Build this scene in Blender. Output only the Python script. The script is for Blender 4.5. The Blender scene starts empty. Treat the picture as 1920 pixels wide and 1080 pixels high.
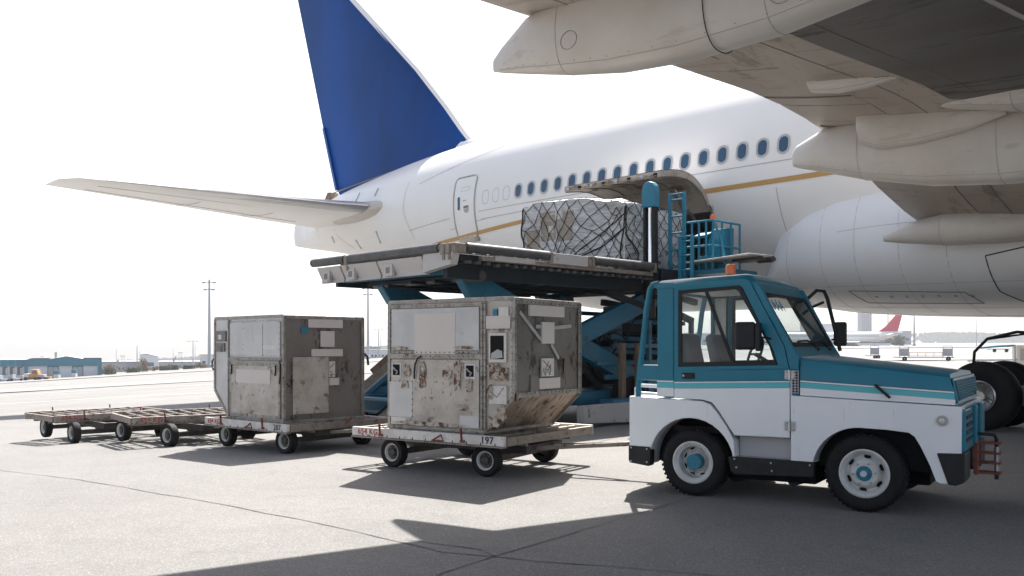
import bpy, bmesh, math, random
from math import sin, cos, pi, radians, sqrt, atan2, hypot
from mathutils import Vector, Matrix, noise
random.seed(7)
SC = bpy.context.scene
COL = SC.collection

# ------------------------------------------------------------------ camera, sky, sun, exposure
cam_d = bpy.data.cameras.new("camera")
cam = bpy.data.objects.new("camera", cam_d)
COL.objects.link(cam)
cam.location = (0, 0, 1.6)
cam.rotation_euler = (pi / 2, 0, 0)
cam_d.sensor_width = 36
cam_d.lens = 36 * 1690 / 1920
cam_d.shift_y = 110 / 1920
cam_d.clip_start = 0.05
cam_d.clip_end = 9000
SC.camera = cam
SUN_AZ = math.atan2(.155, .74)
SUN_EL = math.atan(1 / hypot(.155, .74))
w = bpy.data.worlds.new("World")
SC.world = w
w.use_nodes = True
nt = w.node_tree
for n_ in list(nt.nodes): nt.nodes.remove(n_)
wo = nt.nodes.new("ShaderNodeOutputWorld")
bg = nt.nodes.new("ShaderNodeBackground")
sk = nt.nodes.new("ShaderNodeTexSky")
sk.sky_type = 'NISHITA'
sk.sun_disc = False
sk.sun_elevation = SUN_EL
sk.sun_rotation = SUN_AZ
sk.air_density = 0.8
sk.dust_density = 3.0
sk.ozone_density = 1.0
bg.inputs[1].default_value = 0.11
hs = nt.nodes.new("ShaderNodeHueSaturation")
hs.inputs["Saturation"].default_value = .62
nt.links.new(sk.outputs[0], hs.inputs["Color"])
nt.links.new(hs.outputs[0], bg.inputs[0])
nt.links.new(bg.outputs[0], wo.inputs[0])
sun_d = bpy.data.lights.new("sun", 'SUN')
sun_d.energy = 5.0
sun_d.angle = radians(0.5)
sun_d.color = (1.0, .965, .91)
sun = bpy.data.objects.new("sun", sun_d)
COL.objects.link(sun)
sun.rotation_euler = Vector((.155, .74, 1)).to_track_quat('Z', 'Y').to_euler()
sun.location = (0, 0, 60)
SC.view_settings.view_transform = 'Standard'
SC.view_settings.look = 'None'
SC.view_settings.gamma = 1
SC.view_settings.use_curve_mapping = False
SC.view_settings.exposure = 1.27
SC.render.engine = 'CYCLES'
SC.cycles.use_denoising = True
SC.cycles.max_bounces = 8
SC.cycles.diffuse_bounces = 4
SC.cycles.transparent_max_bounces = 16
SC.cycles.volume_bounces = 1
SC.cycles.caustics_reflective = False
SC.cycles.caustics_refractive = False

# ------------------------------------------------------------------ materials
def mat(name, col, rough=.5, metal=0., var=0., vscale=3., vcol=None, bump=0., bscale=40., bdist=.02, spec=.5,
        coat=0., stretch=(1, 1, 1), streak=0., scol=(.05, .035, .025), sscale=5., sthr=.6, smap=(1, 1, .12), grime=0., gcol=(.08, .06, .045), gscale=2.5, thr=.55, fine=0., fscale=150.):
    m = bpy.data.materials.new(name)
    m.use_nodes = True
    t = m.node_tree
    N, L = t.nodes, t.links
    b = N["Principled BSDF"]
    b.inputs["Roughness"].default_value = rough
    b.inputs["Metallic"].default_value = metal
    b.inputs["Specular IOR Level"].default_value = spec
    b.inputs["Coat Weight"].default_value = coat
    b.inputs["Coat Roughness"].default_value = .12
    tc = N.new("ShaderNodeTexCoord")
    mp = N.new("ShaderNodeMapping")
    mp.inputs["Scale"].default_value = stretch
    L.new(tc.outputs["Object"], mp.inputs[0])
    src = None
    base = N.new("ShaderNodeRGB")
    base.outputs[0].default_value = (*col, 1)
    src = base.outputs[0]

    def noise_(scale, detail=6, rough_=.6):
        n = N.new("ShaderNodeTexNoise")
        n.inputs["Scale"].default_value = scale
        n.inputs["Detail"].default_value = detail
        n.inputs["Roughness"].default_value = rough_
        L.new(mp.outputs[0], n.inputs["Vector"])
        return n

    def mix_(a, bcol, fac):
        x = N.new("ShaderNodeMix")
        x.data_type = 'RGBA'
        L.new(fac, x.inputs[0])
        L.new(a, x.inputs[6])
        if isinstance(bcol, tuple):
            x.inputs[7].default_value = (*bcol, 1)
        else:
            L.new(bcol, x.inputs[7])
        return x.outputs[2]

    def ramp_(s, a, bb, v0=0., v1=1.):
        r = N.new("ShaderNodeMapRange")
        r.inputs[1].default_value = a
        r.inputs[2].default_value = bb
        r.inputs[3].default_value = v0
        r.inputs[4].default_value = v1
        L.new(s, r.inputs[0])
        return r.outputs[0]
    if var > 0:
        n = noise_(vscale)
        vc = vcol or tuple(c * .55 for c in col)
        src = mix_(src, vc, ramp_(n.outputs[0], .38, .68, 0, var))
    if fine > 0:
        n = noise_(fscale, 3, .7)
        src = mix_(src, tuple(c * .35 for c in col), ramp_(n.outputs[0], .45, .75, 0, fine))
    if grime > 0:
        n = noise_(gscale, 10, .72)
        src = mix_(src, gcol, ramp_(n.outputs[0], thr, thr + .06, 0, grime))
        rr = ramp_(n.outputs[0], thr, thr + .06, rough, min(1, rough + .35))
        L.new(rr, b.inputs["Roughness"])
    if streak > 0:
        m2 = N.new("ShaderNodeMapping")
        m2.inputs["Scale"].default_value = smap
        m2.inputs["Location"].default_value = (3.3, 1.7, 5.1)
        L.new(tc.outputs["Object"], m2.inputs[0])
        n = N.new("ShaderNodeTexNoise")
        n.inputs["Scale"].default_value = sscale
        n.inputs["Detail"].default_value = 8
        n.inputs["Roughness"].default_value = .7
        L.new(m2.outputs[0], n.inputs["Vector"])
        src = mix_(src, scol, ramp_(n.outputs[0], sthr, sthr + .05, 0, streak))
    L.new(src, b.inputs["Base Color"])
    if bump > 0:
        n = noise_(bscale, 4)
        bp = N.new("ShaderNodeBump")
        bp.inputs["Strength"].default_value = bump
        bp.inputs["Distance"].default_value = bdist
        L.new(n.outputs[0], bp.inputs["Height"])
        L.new(bp.outputs[0], b.inputs["Normal"])
    return m

M = {}
M['plane_white'] = mat('plane_white', (.84, .82, .79), .36, var=.18, vscale=.7, vcol=(.74, .70, .66), spec=.4, bump=.02, bscale=1.2)
M['plane_belly'] = mat('plane_belly', (.82, .82, .82), .34, var=.22, vscale=.9, vcol=(.62, .6, .57), bump=.02, bscale=1.2)
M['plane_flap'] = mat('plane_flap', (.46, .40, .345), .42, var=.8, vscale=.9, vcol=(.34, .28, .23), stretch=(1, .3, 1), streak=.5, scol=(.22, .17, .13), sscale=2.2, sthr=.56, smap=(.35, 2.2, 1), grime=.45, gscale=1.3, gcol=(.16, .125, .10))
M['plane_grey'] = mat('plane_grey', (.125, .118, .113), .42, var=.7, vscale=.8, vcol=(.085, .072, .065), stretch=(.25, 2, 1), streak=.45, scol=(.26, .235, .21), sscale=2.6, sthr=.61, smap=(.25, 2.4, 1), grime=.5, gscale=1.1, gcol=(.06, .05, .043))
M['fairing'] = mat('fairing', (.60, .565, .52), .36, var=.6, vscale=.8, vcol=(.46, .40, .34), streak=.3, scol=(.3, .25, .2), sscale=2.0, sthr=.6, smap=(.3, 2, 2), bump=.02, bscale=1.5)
M['tail_blue'] = mat('tail_blue', (.002, .055, .25), .5, var=.85, vscale=.2, vcol=(.003, .026, .09), spec=.15, stretch=(1, 1, .35))
M['le_metal'] = mat('le_metal', (.5, .5, .51), .32, metal=.6, var=.2)
M['gold'] = mat('gold', (.5, .29, .09), .4)
M['seam'] = mat('seam', (.2, .18, .16), .7)
M['seam_soft'] = mat('seam_soft', (.42, .4, .38), .6)
M['dark'] = mat('dark', (.005, .005, .006), .7, spec=.2)
M['black_rubber'] = mat('black_rubber', (.008, .008, .0085), .75, var=.5, vscale=6, vcol=(.022, .02, .019), bump=.15, bscale=60, spec=.3)
M['win'] = mat('win_glass', (.02, .07, .13), .12, spec=.7)
M['win_frame'] = mat('win_frame', (.45, .44, .43), .4, metal=.4)
M['steel'] = mat('steel', (.45, .45, .46), .3, metal=.8, var=.3)
M['chrome'] = mat('chrome', (.8, .8, .82), .12, metal=1)
M['rim_white'] = mat('rim_white', (.62, .62, .6), .45, var=.4, vscale=9, vcol=(.3, .27, .24), grime=.5, gscale=9, gcol=(.1, .08, .06), thr=.6)
M['tug_blue'] = mat('tug_blue', (.007, .18, .262), .34, var=.4, vscale=2.2, vcol=(.01, .115, .18), spec=.35, coat=.12, bump=.03, bscale=3, grime=.3, gscale=3.5, gcol=(.07, .13, .17), thr=.62)
M['tug_white'] = mat('tug_white', (.83, .835, .84), .34, var=.35, vscale=1.6, vcol=(.68, .69, .71), coat=.15, streak=.35, scol=(.42, .38, .33), sscale=5, sthr=.63, smap=(2, 2, .3), bump=.025, bscale=3, grime=.2, gscale=5, gcol=(.4, .37, .33), thr=.66)
M['tug_teal'] = mat('tug_teal', (.09, .46, .52), .35, coat=.2)
M['tug_grey'] = mat('tug_grey', (.42, .41, .42), .5, var=.3)
M['trim_black'] = mat('trim_black', (.01, .01, .011), .5, var=.4, vscale=8, vcol=(.03, .028, .026), spec=.35)
M['seat'] = mat('seat', (.16, .16, .165), .75, bump=.2, bscale=70)
M['orange'] = mat('orange_lens', (.85, .17, .03), .25, spec=.6)
M['red_rust'] = mat('red_rust', (.26, .06, .04), .65, var=.6, vscale=12, vcol=(.16, .06, .03), grime=.6, gscale=10)
M['red'] = mat('red_paint', (.24, .03, .022), .65, var=.7, vscale=14, vcol=(.1, .03, .02))
M['red_print'] = mat('red_print', (.38, .05, .03), .7, grime=.5, gscale=14, gcol=(.5, .46, .4))
M['black_print'] = mat('black_print', (.03, .03, .03), .7)
M['blue_print'] = mat('blue_print', (.03, .16, .32), .6)
M['load_blue'] = mat('load_blue', (.009, .13, .215), .45, var=.5, vscale=2.5, vcol=(.02, .08, .14), grime=.55, gscale=3, gcol=(.05, .045, .04), thr=.6)
M['load_dark'] = mat('load_dark', (.006, .015, .024), .65, var=.5, vscale=3, vcol=(.02, .02, .02))
M['load_bright'] = mat('load_bright', (.012, .19, .29), .45, var=.4, vscale=4, vcol=(.012, .13, .2), grime=.3, gscale=6, gcol=(.05, .06, .06), thr=.64)
M['load_white'] = mat('load_white', (.44, .425, .41), .5, var=.3, vscale=3, vcol=(.45, .42, .4), grime=.7, gscale=4, gcol=(.09, .07, .06), thr=.58)
M['roller'] = mat('roller', (.045, .045, .046), .5, var=.5, vscale=5, vcol=(.14, .135, .13), spec=.5)
M['brown_wood'] = mat('brown_wood', (.22, .15, .10), .8, var=.7, vscale=6, vcol=(.07, .05, .04), stretch=(3, 3, .5))
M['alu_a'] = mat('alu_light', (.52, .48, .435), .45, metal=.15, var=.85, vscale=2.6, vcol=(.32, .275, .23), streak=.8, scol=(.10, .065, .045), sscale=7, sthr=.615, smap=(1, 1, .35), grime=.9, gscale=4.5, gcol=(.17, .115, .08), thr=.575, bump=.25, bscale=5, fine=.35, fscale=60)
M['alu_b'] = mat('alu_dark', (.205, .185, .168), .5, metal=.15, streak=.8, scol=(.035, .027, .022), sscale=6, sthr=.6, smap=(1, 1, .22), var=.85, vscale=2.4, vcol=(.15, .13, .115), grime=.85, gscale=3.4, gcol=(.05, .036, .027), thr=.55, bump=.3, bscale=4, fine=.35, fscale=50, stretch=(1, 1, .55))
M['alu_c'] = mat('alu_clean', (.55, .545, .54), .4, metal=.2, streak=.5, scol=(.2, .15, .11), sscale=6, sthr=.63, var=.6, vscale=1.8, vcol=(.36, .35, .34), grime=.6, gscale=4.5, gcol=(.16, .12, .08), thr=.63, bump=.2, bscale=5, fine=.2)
M['alu_frame'] = mat('alu_frame', (.36, .34, .31), .45, metal=.35, var=.8, vscale=8, vcol=(.18, .15, .12), grime=.7, gscale=14, gcol=(.07, .05, .04), thr=.56, bump=.3, bscale=30)
M['alu_scratch'] = mat('alu_scratched', (.34, .26, .20), .5, metal=.25, var=.8, vscale=3, vcol=(.16, .1, .075), grime=.9, gscale=5, gcol=(.05, .025, .02), thr=.54, bump=.4, bscale=8, stretch=(1, 2.5, 1))
M['label'] = mat('blank_label', (.62, .56, .52), .6, var=.12)
M['label_w'] = mat('paper_label', (.66, .63, .59), .6, var=.4, vscale=12, vcol=(.42, .38, .33), grime=.8, gscale=14, gcol=(.3, .25, .2), thr=.6)
M['tape'] = mat('grey_tape', (.42, .41, .40), .5, var=.4, vscale=9)
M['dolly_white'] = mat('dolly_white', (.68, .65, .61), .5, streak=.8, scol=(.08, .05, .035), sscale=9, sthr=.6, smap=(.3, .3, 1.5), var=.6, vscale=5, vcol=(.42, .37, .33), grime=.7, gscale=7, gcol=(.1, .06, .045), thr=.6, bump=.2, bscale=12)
M['dolly_worn_shaded'] = mat('dolly_worn_shaded', (.38, .345, .31), .55, var=.8, vscale=6, vcol=(.2, .16, .13), grime=.8, gscale=8, gcol=(.07, .045, .035), thr=.55, streak=.7, scol=(.06, .04, .03), sscale=9, sthr=.58, smap=(.3, .3, 1.5))  # worn rail paint for the empty dollies, base colour darkened to stand for shade
M['dolly_metal'] = mat('dolly_metal', (.27, .235, .20), .6, metal=.15, var=.8, vscale=7, vcol=(.17, .13, .1), grime=.7, gscale=9, gcol=(.06, .04, .03), thr=.56, bump=.3, bscale=14)
M['dolly_dark'] = mat('dolly_dark', (.03, .028, .028), .6, var=.6, vscale=5, vcol=(.1, .085, .07))
M['wrap'] = mat('plastic_wrap', (.68, .67, .65), .25, var=.85, vscale=2.2, vcol=(.36, .34, .31), grime=.7, gscale=5, gcol=(.62, .62, .62), thr=.56, bump=1.0, bscale=7, bdist=.07, stretch=(.6, .6, 2.4), spec=.8)
M['box_card'] = mat('cardboard', (.40, .34, .27), .45, var=.7, vscale=4, bump=.8, bscale=9, bdist=.04, stretch=(.6, .6, 2))
M['net'] = mat('net_cord', (.012, .012, .013), .8)
M['conc_bld'] = mat('building_white', (.62, .64, .67), .7, var=.2)
M['bld_blue'] = mat('building_blue', (.03, .17, .25), .6, var=.2)
M['bld_roof'] = mat('building_roof', (.5, .42, .36), .8)
M['bld_glass'] = mat('building_glass', (.1, .12, .14), .2, var=.4, vscale=.5)
M['hut'] = mat('hut_grey', (.35, .36, .38), .7)
M['orange_body'] = mat('orange_body', (.55, .24, .06), .5, var=.4)
M['foliage_dark'] = mat('foliage_dark', (.05, .06, .035), .85, var=.8, vscale=1.5, vcol=(.09, .09, .05))
M['foliage_dry'] = mat('foliage_dry', (.20, .155, .10), .85, var=.8, vscale=1.5, vcol=(.12, .09, .06))
M['foliage_far'] = mat('foliage_far', (.07, .085, .06), .85, var=.8, vscale=.1, vcol=(.05, .06, .04))
M['bark'] = mat('bark', (.11, .08, .06), .9)
M['red_tail'] = mat('red_tail', (.48, .01, .05), .45)
M['peel'] = mat('peeled_sticker', (.5, .46, .40), .7, var=.8, vscale=9, vcol=(.28, .2, .14), grime=1., gscale=13, gcol=(.12, .065, .04), thr=.5, streak=.8, scol=(.3, .15, .06), sscale=16, sthr=.6, smap=(1, 1, 1), bump=.5, bscale=40)
M['galv'] = mat('galvanised', (.36, .38, .4), .5, metal=.2, var=.3)
M['tower'] = mat('tower_concrete', (.3, .31, .33), .8, var=.3, vscale=.2)
M['hydraulic_hose'] = mat('hose_black', (.01, .01, .01), .5)
M['mirror_glass'] = mat('mirror_glass', (.3, .3, .3), .05, metal=1)
M['headlamp'] = mat('headlamp', (.25, .28, .29), .2, spec=.7)
M['lens'] = mat('lens_clear', (.6, .58, .5), .1, spec=.8)

def glass_mat(name, tint, refl):
    m = bpy.data.materials.new(name)
    m.use_nodes = True
    t = m.node_tree
    N, L = t.nodes, t.links
    N.remove(N["Principled BSDF"])
    o = N["Material Output"]
    tr = N.new("ShaderNodeBsdfTransparent")
    tr.inputs[0].default_value = (*tint, 1)
    gl = N.new("ShaderNodeBsdfGlossy")
    gl.inputs[1].default_value = .04
    df = N.new("ShaderNodeBsdfDiffuse")
    df.inputs[0].default_value = (.6, .6, .58, 1)
    lw = N.new("ShaderNodeFresnel")
    lw.inputs[0].default_value = refl
    mx = N.new("ShaderNodeMixShader")
    mx2 = N.new("ShaderNodeMixShader")
    nz = N.new("ShaderNodeTexNoise")
    nz.inputs["Scale"].default_value = 3
    nz.inputs["Detail"].default_value = 8
    mr = N.new("ShaderNodeMapRange")
    mr.inputs[1].default_value = .3
    mr.inputs[2].default_value = .8
    mr.inputs[3].default_value = .02
    mr.inputs[4].default_value = .10
    L.new(nz.outputs[0], mr.inputs[0])
    L.new(mr.outputs[0], mx2.inputs[0])
    L.new(tr.outputs[0], mx2.inputs[1])
    L.new(df.outputs[0], mx2.inputs[2])
    L.new(lw.outputs[0], mx.inputs[0])
    L.new(mx2.outputs[0], mx.inputs[1])
    L.new(gl.outputs[0], mx.inputs[2])
    L.new(mx.outputs[0], o.inputs[0])
    return m
M['glass'] = glass_mat('cab_glass', (.86, .9, .9), 1.45)

# apron: concrete/asphalt with aggregate speckle
def ground_mat():
    m = bpy.data.materials.new('apron')
    m.use_nodes = True
    t = m.node_tree
    N, L = t.nodes, t.links
    b = N["Principled BSDF"]
    b.inputs["Roughness"].default_value = .9
    b.inputs["Specular IOR Level"].default_value = .25
    geo = N.new("ShaderNodeNewGeometry")

    def nz(scale, det, rg=.6, vec=None):
        n = N.new("ShaderNodeTexNoise")
        n.inputs["Scale"].default_value = scale
        n.inputs["Detail"].default_value = det
        n.inputs["Roughness"].default_value = rg
        L.new(vec or geo.outputs["Position"], n.inputs["Vector"])
        return n.outputs[0]

    def mr(s, a, c, v0, v1):
        r = N.new("ShaderNodeMapRange")
        for i, v in enumerate((a, c, v0, v1)): r.inputs[i + 1].default_value = v
        L.new(s, r.inputs[0])
        return r.outputs[0]

    def mx(a, c, f):
        x = N.new("ShaderNodeMix")
        x.data_type = 'RGBA'
        L.new(f, x.inputs[0])
        for i, v in ((6, a), (7, c)):
            if isinstance(v, tuple): x.inputs[i].default_value = (*v, 1)
            else: L.new(v, x.inputs[i])
        return x.outputs[2]
    c = mx((.218, .212, .203), (.168, .164, .159), mr(nz(.25, 6), .35, .7, 0, 1))
    c = mx(c, (.138, .134, .13), mr(nz(2.2, 8, .7), .5, .72, 0, .55))
    vo = N.new("ShaderNodeTexVoronoi")
    vo.inputs["Scale"].default_value = 110
    L.new(geo.outputs["Position"], vo.inputs["Vector"])
    sx = N.new("ShaderNodeSeparateColor")
    L.new(vo.outputs["Color"], sx.inputs[0])
    c = mx(c, (.13, .12, .115), mr(sx.outputs[0], .62, .8, 0, .55))
    c = mx(c, (.38, .365, .345), mr(sx.outputs[1], .85, .95, 0, .55))
    c = mx(c, (.09, .085, .08), mr(nz(300, 2), .6, .75, 0, .55))
    # oil and tyre stains
    c = mx(c, (.12, .112, .105), mr(nz(.9, 9, .75), .64, .74, 0, .5))
    L.new(c, b.inputs["Base Color"])
    bp = N.new("ShaderNodeBump")
    bp.inputs["Strength"].default_value = .5
    bp.inputs["Distance"].default_value = .006
    L.new(nz(140, 4), bp.inputs["Height"])
    L.new(bp.outputs[0], b.inputs["Normal"])
    return m
M['ground'] = ground_mat()
M['lane'] = mat('taxi_lane', (.195, .19, .186), .9, var=.7, vscale=.08, vcol=(.23, .22, .21))
M['paint_line'] = mat('paint_line', (.55, .54, .5), .8, var=.6, vscale=1.0, vcol=(.35, .33, .3))
M['joint'] = mat('joint_tar', (.075, .07, .066), .95, var=.9, vscale=7, vcol=(.18, .17, .16))

# ------------------------------------------------------------------ helpers
def tag(o, label=None, cat=None, group=None, kind=None):
    if label: o['label'] = label
    if cat: o['category'] = cat
    if group: o['group'] = group
    if kind: o['kind'] = kind
    return o

def thing(name, label, cat, loc=(0, 0, 0), rz=0., group=None):
    o = bpy.data.objects.new(name, None)
    o.empty_display_size = .3
    COL.objects.link(o)
    o.location = loc
    o.rotation_euler = (0, 0, rz)
    return tag(o, label, cat, group)

def copy_tree(o, parent=None):
    c = o.copy()
    COL.objects.link(c)
    if parent: c.parent = parent
    for ch in [x for x in o.children]:
        copy_tree(ch, c)
    return c

class MB:
    def __init__(s):
        s.v = []
        s.f = []
    def add(s, vs, fs):
        k = len(s.v)
        s.v += [tuple(v) for v in vs]
        s.f += [tuple(i + k for i in f) for f in fs]
        return s
    def box(s, c, d, R=None):
        x, y, z = d[0] / 2, d[1] / 2, d[2] / 2
        vs = [Vector(p) for p in ((-x, -y, -z), (x, -y, -z), (x, y, -z), (-x, y, -z), (-x, -y, z), (x, -y, z), (x, y, z), (-x, y, z))]
        if R is not None: vs = [R @ v for v in vs]
        c = Vector(c)
        return s.add([v + c for v in vs], [(3, 2, 1, 0), (4, 5, 6, 7), (0, 1, 5, 4), (1, 2, 6, 5), (2, 3, 7, 6), (3, 0, 4, 7)])
    def bb(s, x0, x1, y0, y1, z0, z1):
        return s.box(((x0 + x1) / 2, (y0 + y1) / 2, (z0 + z1) / 2), (abs(x1 - x0), abs(y1 - y0), abs(z1 - z0)))
    def beam(s, p, q, w, h, up=(0, 0, 1)):
        p, q = Vector(p), Vector(q)
        d = q - p
        z = d.normalized()
        u = Vector(up)
        x = u.cross(z)
        if x.length < 1e-4: x = Vector((1, 0, 0)).cross(z)
        x.normalize()
        y = z.cross(x)
        R = Matrix((x, y, z)).transposed()
        return s.box((p + q) / 2, (w, h, d.length), R)
    def tube(s, pts, r, n=8, cap=True):
        pts = [Vector(p) for p in pts]
        rs = r if isinstance(r, (list, tuple)) else [r] * len(pts)
        vs = []
        fs = []
        prev = None
        for i, p in enumerate(pts):
            a = pts[max(0, i - 1)]
            b = pts[min(len(pts) - 1, i + 1)]
            t = (b - a).normalized()
            if prev is None:
                x = t.orthogonal().normalized()
            else:
                x = (prev - t * prev.dot(t))
                x = x.normalized() if x.length > 1e-6 else t.orthogonal().normalized()
            prev = x
            y = t.cross(x)
            for k in range(n):
                g = 2 * pi * k / n
                vs.append(p + (x * cos(g) + y * sin(g)) * rs[i])
        for i in range(len(pts) - 1):
            for k in range(n):
                fs.append((i * n + k, i * n + (k + 1) % n, (i + 1) * n + (k + 1) % n, (i + 1) * n + k))
        if cap:
            fs.append(tuple(range(n - 1, -1, -1)))
            fs.append(tuple((len(pts) - 1) * n + k for k in range(n)))
        return s.add(vs, fs)
    def prism(s, poly, y0, y1):
        """poly in xz, extruded along y"""
        n = len(poly)
        vs = [(x, y0, z) for x, z in poly] + [(x, y1, z) for x, z in poly]
        fs = [tuple(range(n)), tuple(range(2 * n - 1, n - 1, -1))]
        fs += [((i + 1) % n, i, i + n, (i + 1) % n + n) for i in range(n)]
        return s.add(vs, fs)
    def lathe(s, prof, c=(0, 0, 0), n=32, axis='y'):
        vs = []
        fs = []
        for r, h in prof:
            for k in range(n):
                g = 2 * pi * k / n
                if axis == 'y': vs.append((c[0] + r * cos(g), c[1] + h, c[2] + r * sin(g)))
                elif axis == 'z': vs.append((c[0] + r * cos(g), c[1] + r * sin(g), c[2] + h))
                else: vs.append((c[0] + h, c[1] + r * cos(g), c[2] + r * sin(g)))
        for i in range(len(prof) - 1):
            for k in range(n):
                fs.append((i * n + k, i * n + (k + 1) % n, (i + 1) * n + (k + 1) % n, (i + 1) * n + k))
        return s.add(vs, fs)
    def loft(s, rings, closed=True, caps=True):
        n = len(rings[0])
        vs = [p for r in rings for p in r]
        fs = []
        for i in range(len(rings) - 1):
            for k in range(n if closed else n - 1):
                fs.append((i * n + k, i * n + (k + 1) % n, (i + 1) * n + (k + 1) % n, (i + 1) * n + k))
        if caps and closed:
            fs.append(tuple(range(n - 1, -1, -1)))
            fs.append(tuple((len(rings) - 1) * n + k for k in range(n)))
        return s.add(vs, fs)
    def quad(s, a, b, c, d):
        return s.add([a, b, c, d], [(0, 1, 2, 3)])
    def build(s, name, m, parent=None, bevel=0., smooth=False, seg=2, kind=None, label=None, loc=None, fix=True):
        me = bpy.data.meshes.new(name)
        me.from_pydata(s.v, [], s.f)
        me.validate()
        if fix:
            b = bmesh.new()
            b.from_mesh(me)
            bmesh.ops.recalc_face_normals(b, faces=b.faces)
            b.to_mesh(me)
            b.free()
        if m: me.materials.append(M[m] if isinstance(m, str) else m)
        if smooth:
            me.polygons.foreach_set("use_smooth", [True] * len(me.polygons))
            try: me.set_sharp_from_angle(angle=radians(38))
            except Exception: pass
        o = bpy.data.objects.new(name, me)
        COL.objects.link(o)
        if parent: o.parent = parent
        if loc: o.location = loc
        if bevel > 0:
            md = o.modifiers.new("bevel", 'BEVEL')
            md.width = bevel
            md.segments = seg
            md.limit_method = 'ANGLE'
            md.angle_limit = radians(35)
            md.harden_normals = False
        if kind: o['kind'] = kind
        if label: o['label'] = label
        return o

def text_mesh(name, s, size, m, parent, mtx, extrude=.001, bold=0., space=1.):
    c = bpy.data.curves.new(name, 'FONT')
    c.body = s
    c.size = size
    c.extrude = extrude
    c.space_character = space
    c.align_x = 'CENTER'
    c.align_y = 'CENTER'
    o = bpy.data.objects.new(name + "_tmp", c)
    COL.objects.link(o)
    dg = bpy.context.evaluated_depsgraph_get()
    me = bpy.data.meshes.new_from_object(o.evaluated_get(dg))
    bpy.data.objects.remove(o)
    bpy.data.curves.remove(c)
    if bold > 0:
        bm_ = bmesh.new()
        bm_.from_mesh(me)
        for q in range(1, 4):
            m3 = me.copy()
            m3.transform(Matrix.Translation((bold * (q - 2), bold * ((q % 2) - .5), .0003 * q)))
            bm_.from_mesh(m3)
            bpy.data.meshes.remove(m3)
        bm_.to_mesh(me)
        bm_.free()
    me.materials.clear()
    me.materials.append(M[m])
    me.transform(mtx)
    r = bpy.data.objects.new(name, me)
    COL.objects.link(r)
    r.parent = parent
    return r

def frame_mtx(origin, xdir, updir):
    x = Vector(xdir).normalized()
    u = Vector(updir).normalized()
    z = x.cross(u).normalized()
    y = z.cross(x)
    m = Matrix((x, y, z)).transposed().to_4x4()
    m.translation = Vector(origin)
    return m

def sm(t):
    t = max(0, min(1, t))
    return t * t * (3 - 2 * t)

def gz(x, y):
    """height of the apron, which falls away gently towards the far left"""
    d = hypot(x, y)
    if y < 1: return 0.
    r = x / y
    k = max(-.0045, min(.0285, -.05 * r))
    fade = sm((y - 1) / 8)
    if k > 0: return -k * max(0, d - 12) * fade
    return -k * max(0, d - 22) * fade

def at(px, Y):
    X = (px - 960) / 1690 * Y
    return X, Y, gz(X, Y)

# ------------------------------------------------------------------ ground
def build_ground():
    rad = [0, 1, 2, 4, 6, 8, 10, 12, 14, 16, 18, 20, 24, 28, 32, 36, 42, 50, 60, 75, 95, 120, 150, 190, 240, 310, 400, 520, 700, 950, 1300, 1800, 2100]
    n = 240
    b = MB()
    vs = [(0, 0, 0)]
    for r in rad[1:]:
        for k in range(n):
            a = 2 * pi * k / n
            x, y = r * sin(a), r * cos(a)
            vs.append((x, y, gz(x, y)))
    fs = [(0, 1 + (k + 1) % n, 1 + k) for k in range(n)]
    for i in range(len(rad) - 2):
        for k in range(n):
            p = 1 + i * n + k
            q = 1 + i * n + (k + 1) % n
            fs.append((p, q, q + n, p + n))
    b.add(vs, fs)
    o = b.build('ground', 'ground')
    tag(o, kind='structure')
    return o
build_ground()

def ribbon(name, pts, wd, m, h=.004, kind='structure', jitter=0.):
    b = MB()
    P = []
    for i in range(len(pts) - 1):
        a, c = Vector(pts[i]), Vector(pts[i + 1])
        k = max(1, int((c - a).length / (.25 if (c - a).length < 12 else 4)))
        for j in range(k): P.append(a.lerp(c, j / k))
    P.append(Vector(pts[-1]))
    L = []
    for i, p in enumerate(P):
        t = (P[min(i + 1, len(P) - 1)] - P[max(i - 1, 0)])
        nn = Vector((-t.y, t.x)).normalized()
        j = (random.random() - .5) * jitter
        ww = wd / 2 * (1 + (random.random() - .5) * (1.2 if jitter else 0))
        for sgn in (-1, 1):
            q = p + nn * (sgn * ww + j)
            L.append((q.x, q.y, gz(q.x, q.y) + h + .0006 * max(0, q.length - 18)))
    b.add(L, [(2 * i, 2 * i + 1, 2 * i + 3, 2 * i + 2) for i in range(len(P) - 1)])
    o = b.build(name, m)
    tag(o, kind=kind)
    return o

def g2(px, py):
    t = 1.6 * 1690 / (py - 650)
    return ((px - 960) / 1690 * t, t)
ribbon('apron_crack', [g2(-200, 845), g2(0, 875), g2(190, 907), g2(410, 945), g2(640, 990), g2(830, 1035), g2(1000, 1052), g2(1300, 1075), g2(1500, 1100)], .014, 'joint', jitter=.03)
ribbon('apron_crack', [g2(760, 1110), g2(830, 1075), g2(930, 1043), g2(1060, 1004), g2(1190, 965), g2(1300, 932), g2(1500, 890), g2(1700, 850)], .015, 'joint', jitter=.012)
ribbon('apron_crack', [g2(930, 1043), g2(900, 1030), g2(760, 1012)], .014, 'joint', jitter=.02)
ribbon('apron_crack', [g2(1640, 868), g2(1900, 886), g2(2100, 905)], .016, 'joint', jitter=.01)
ribbon('apron_crack', [g2(1085, 838), g2(1180, 815)], .012, 'joint', jitter=.01)
for q in ([(-75, 75), (-38, 72), (10, 80), (60, 100)],):
    ribbon('taxi_lane', q, 15, 'lane', .006)
ribbon('taxi_lane', [(-120, 150), (-50, 160), (40, 220), (180, 330)], 24, 'lane', .006)
ribbon('painted_line', [(-40, 38), (-14, 41), (10, 47)], .2, 'paint_line', .006)
ribbon('painted_line', [(-60, 58), (-20, 56), (30, 74)], .25, 'paint_line', .010)
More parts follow.
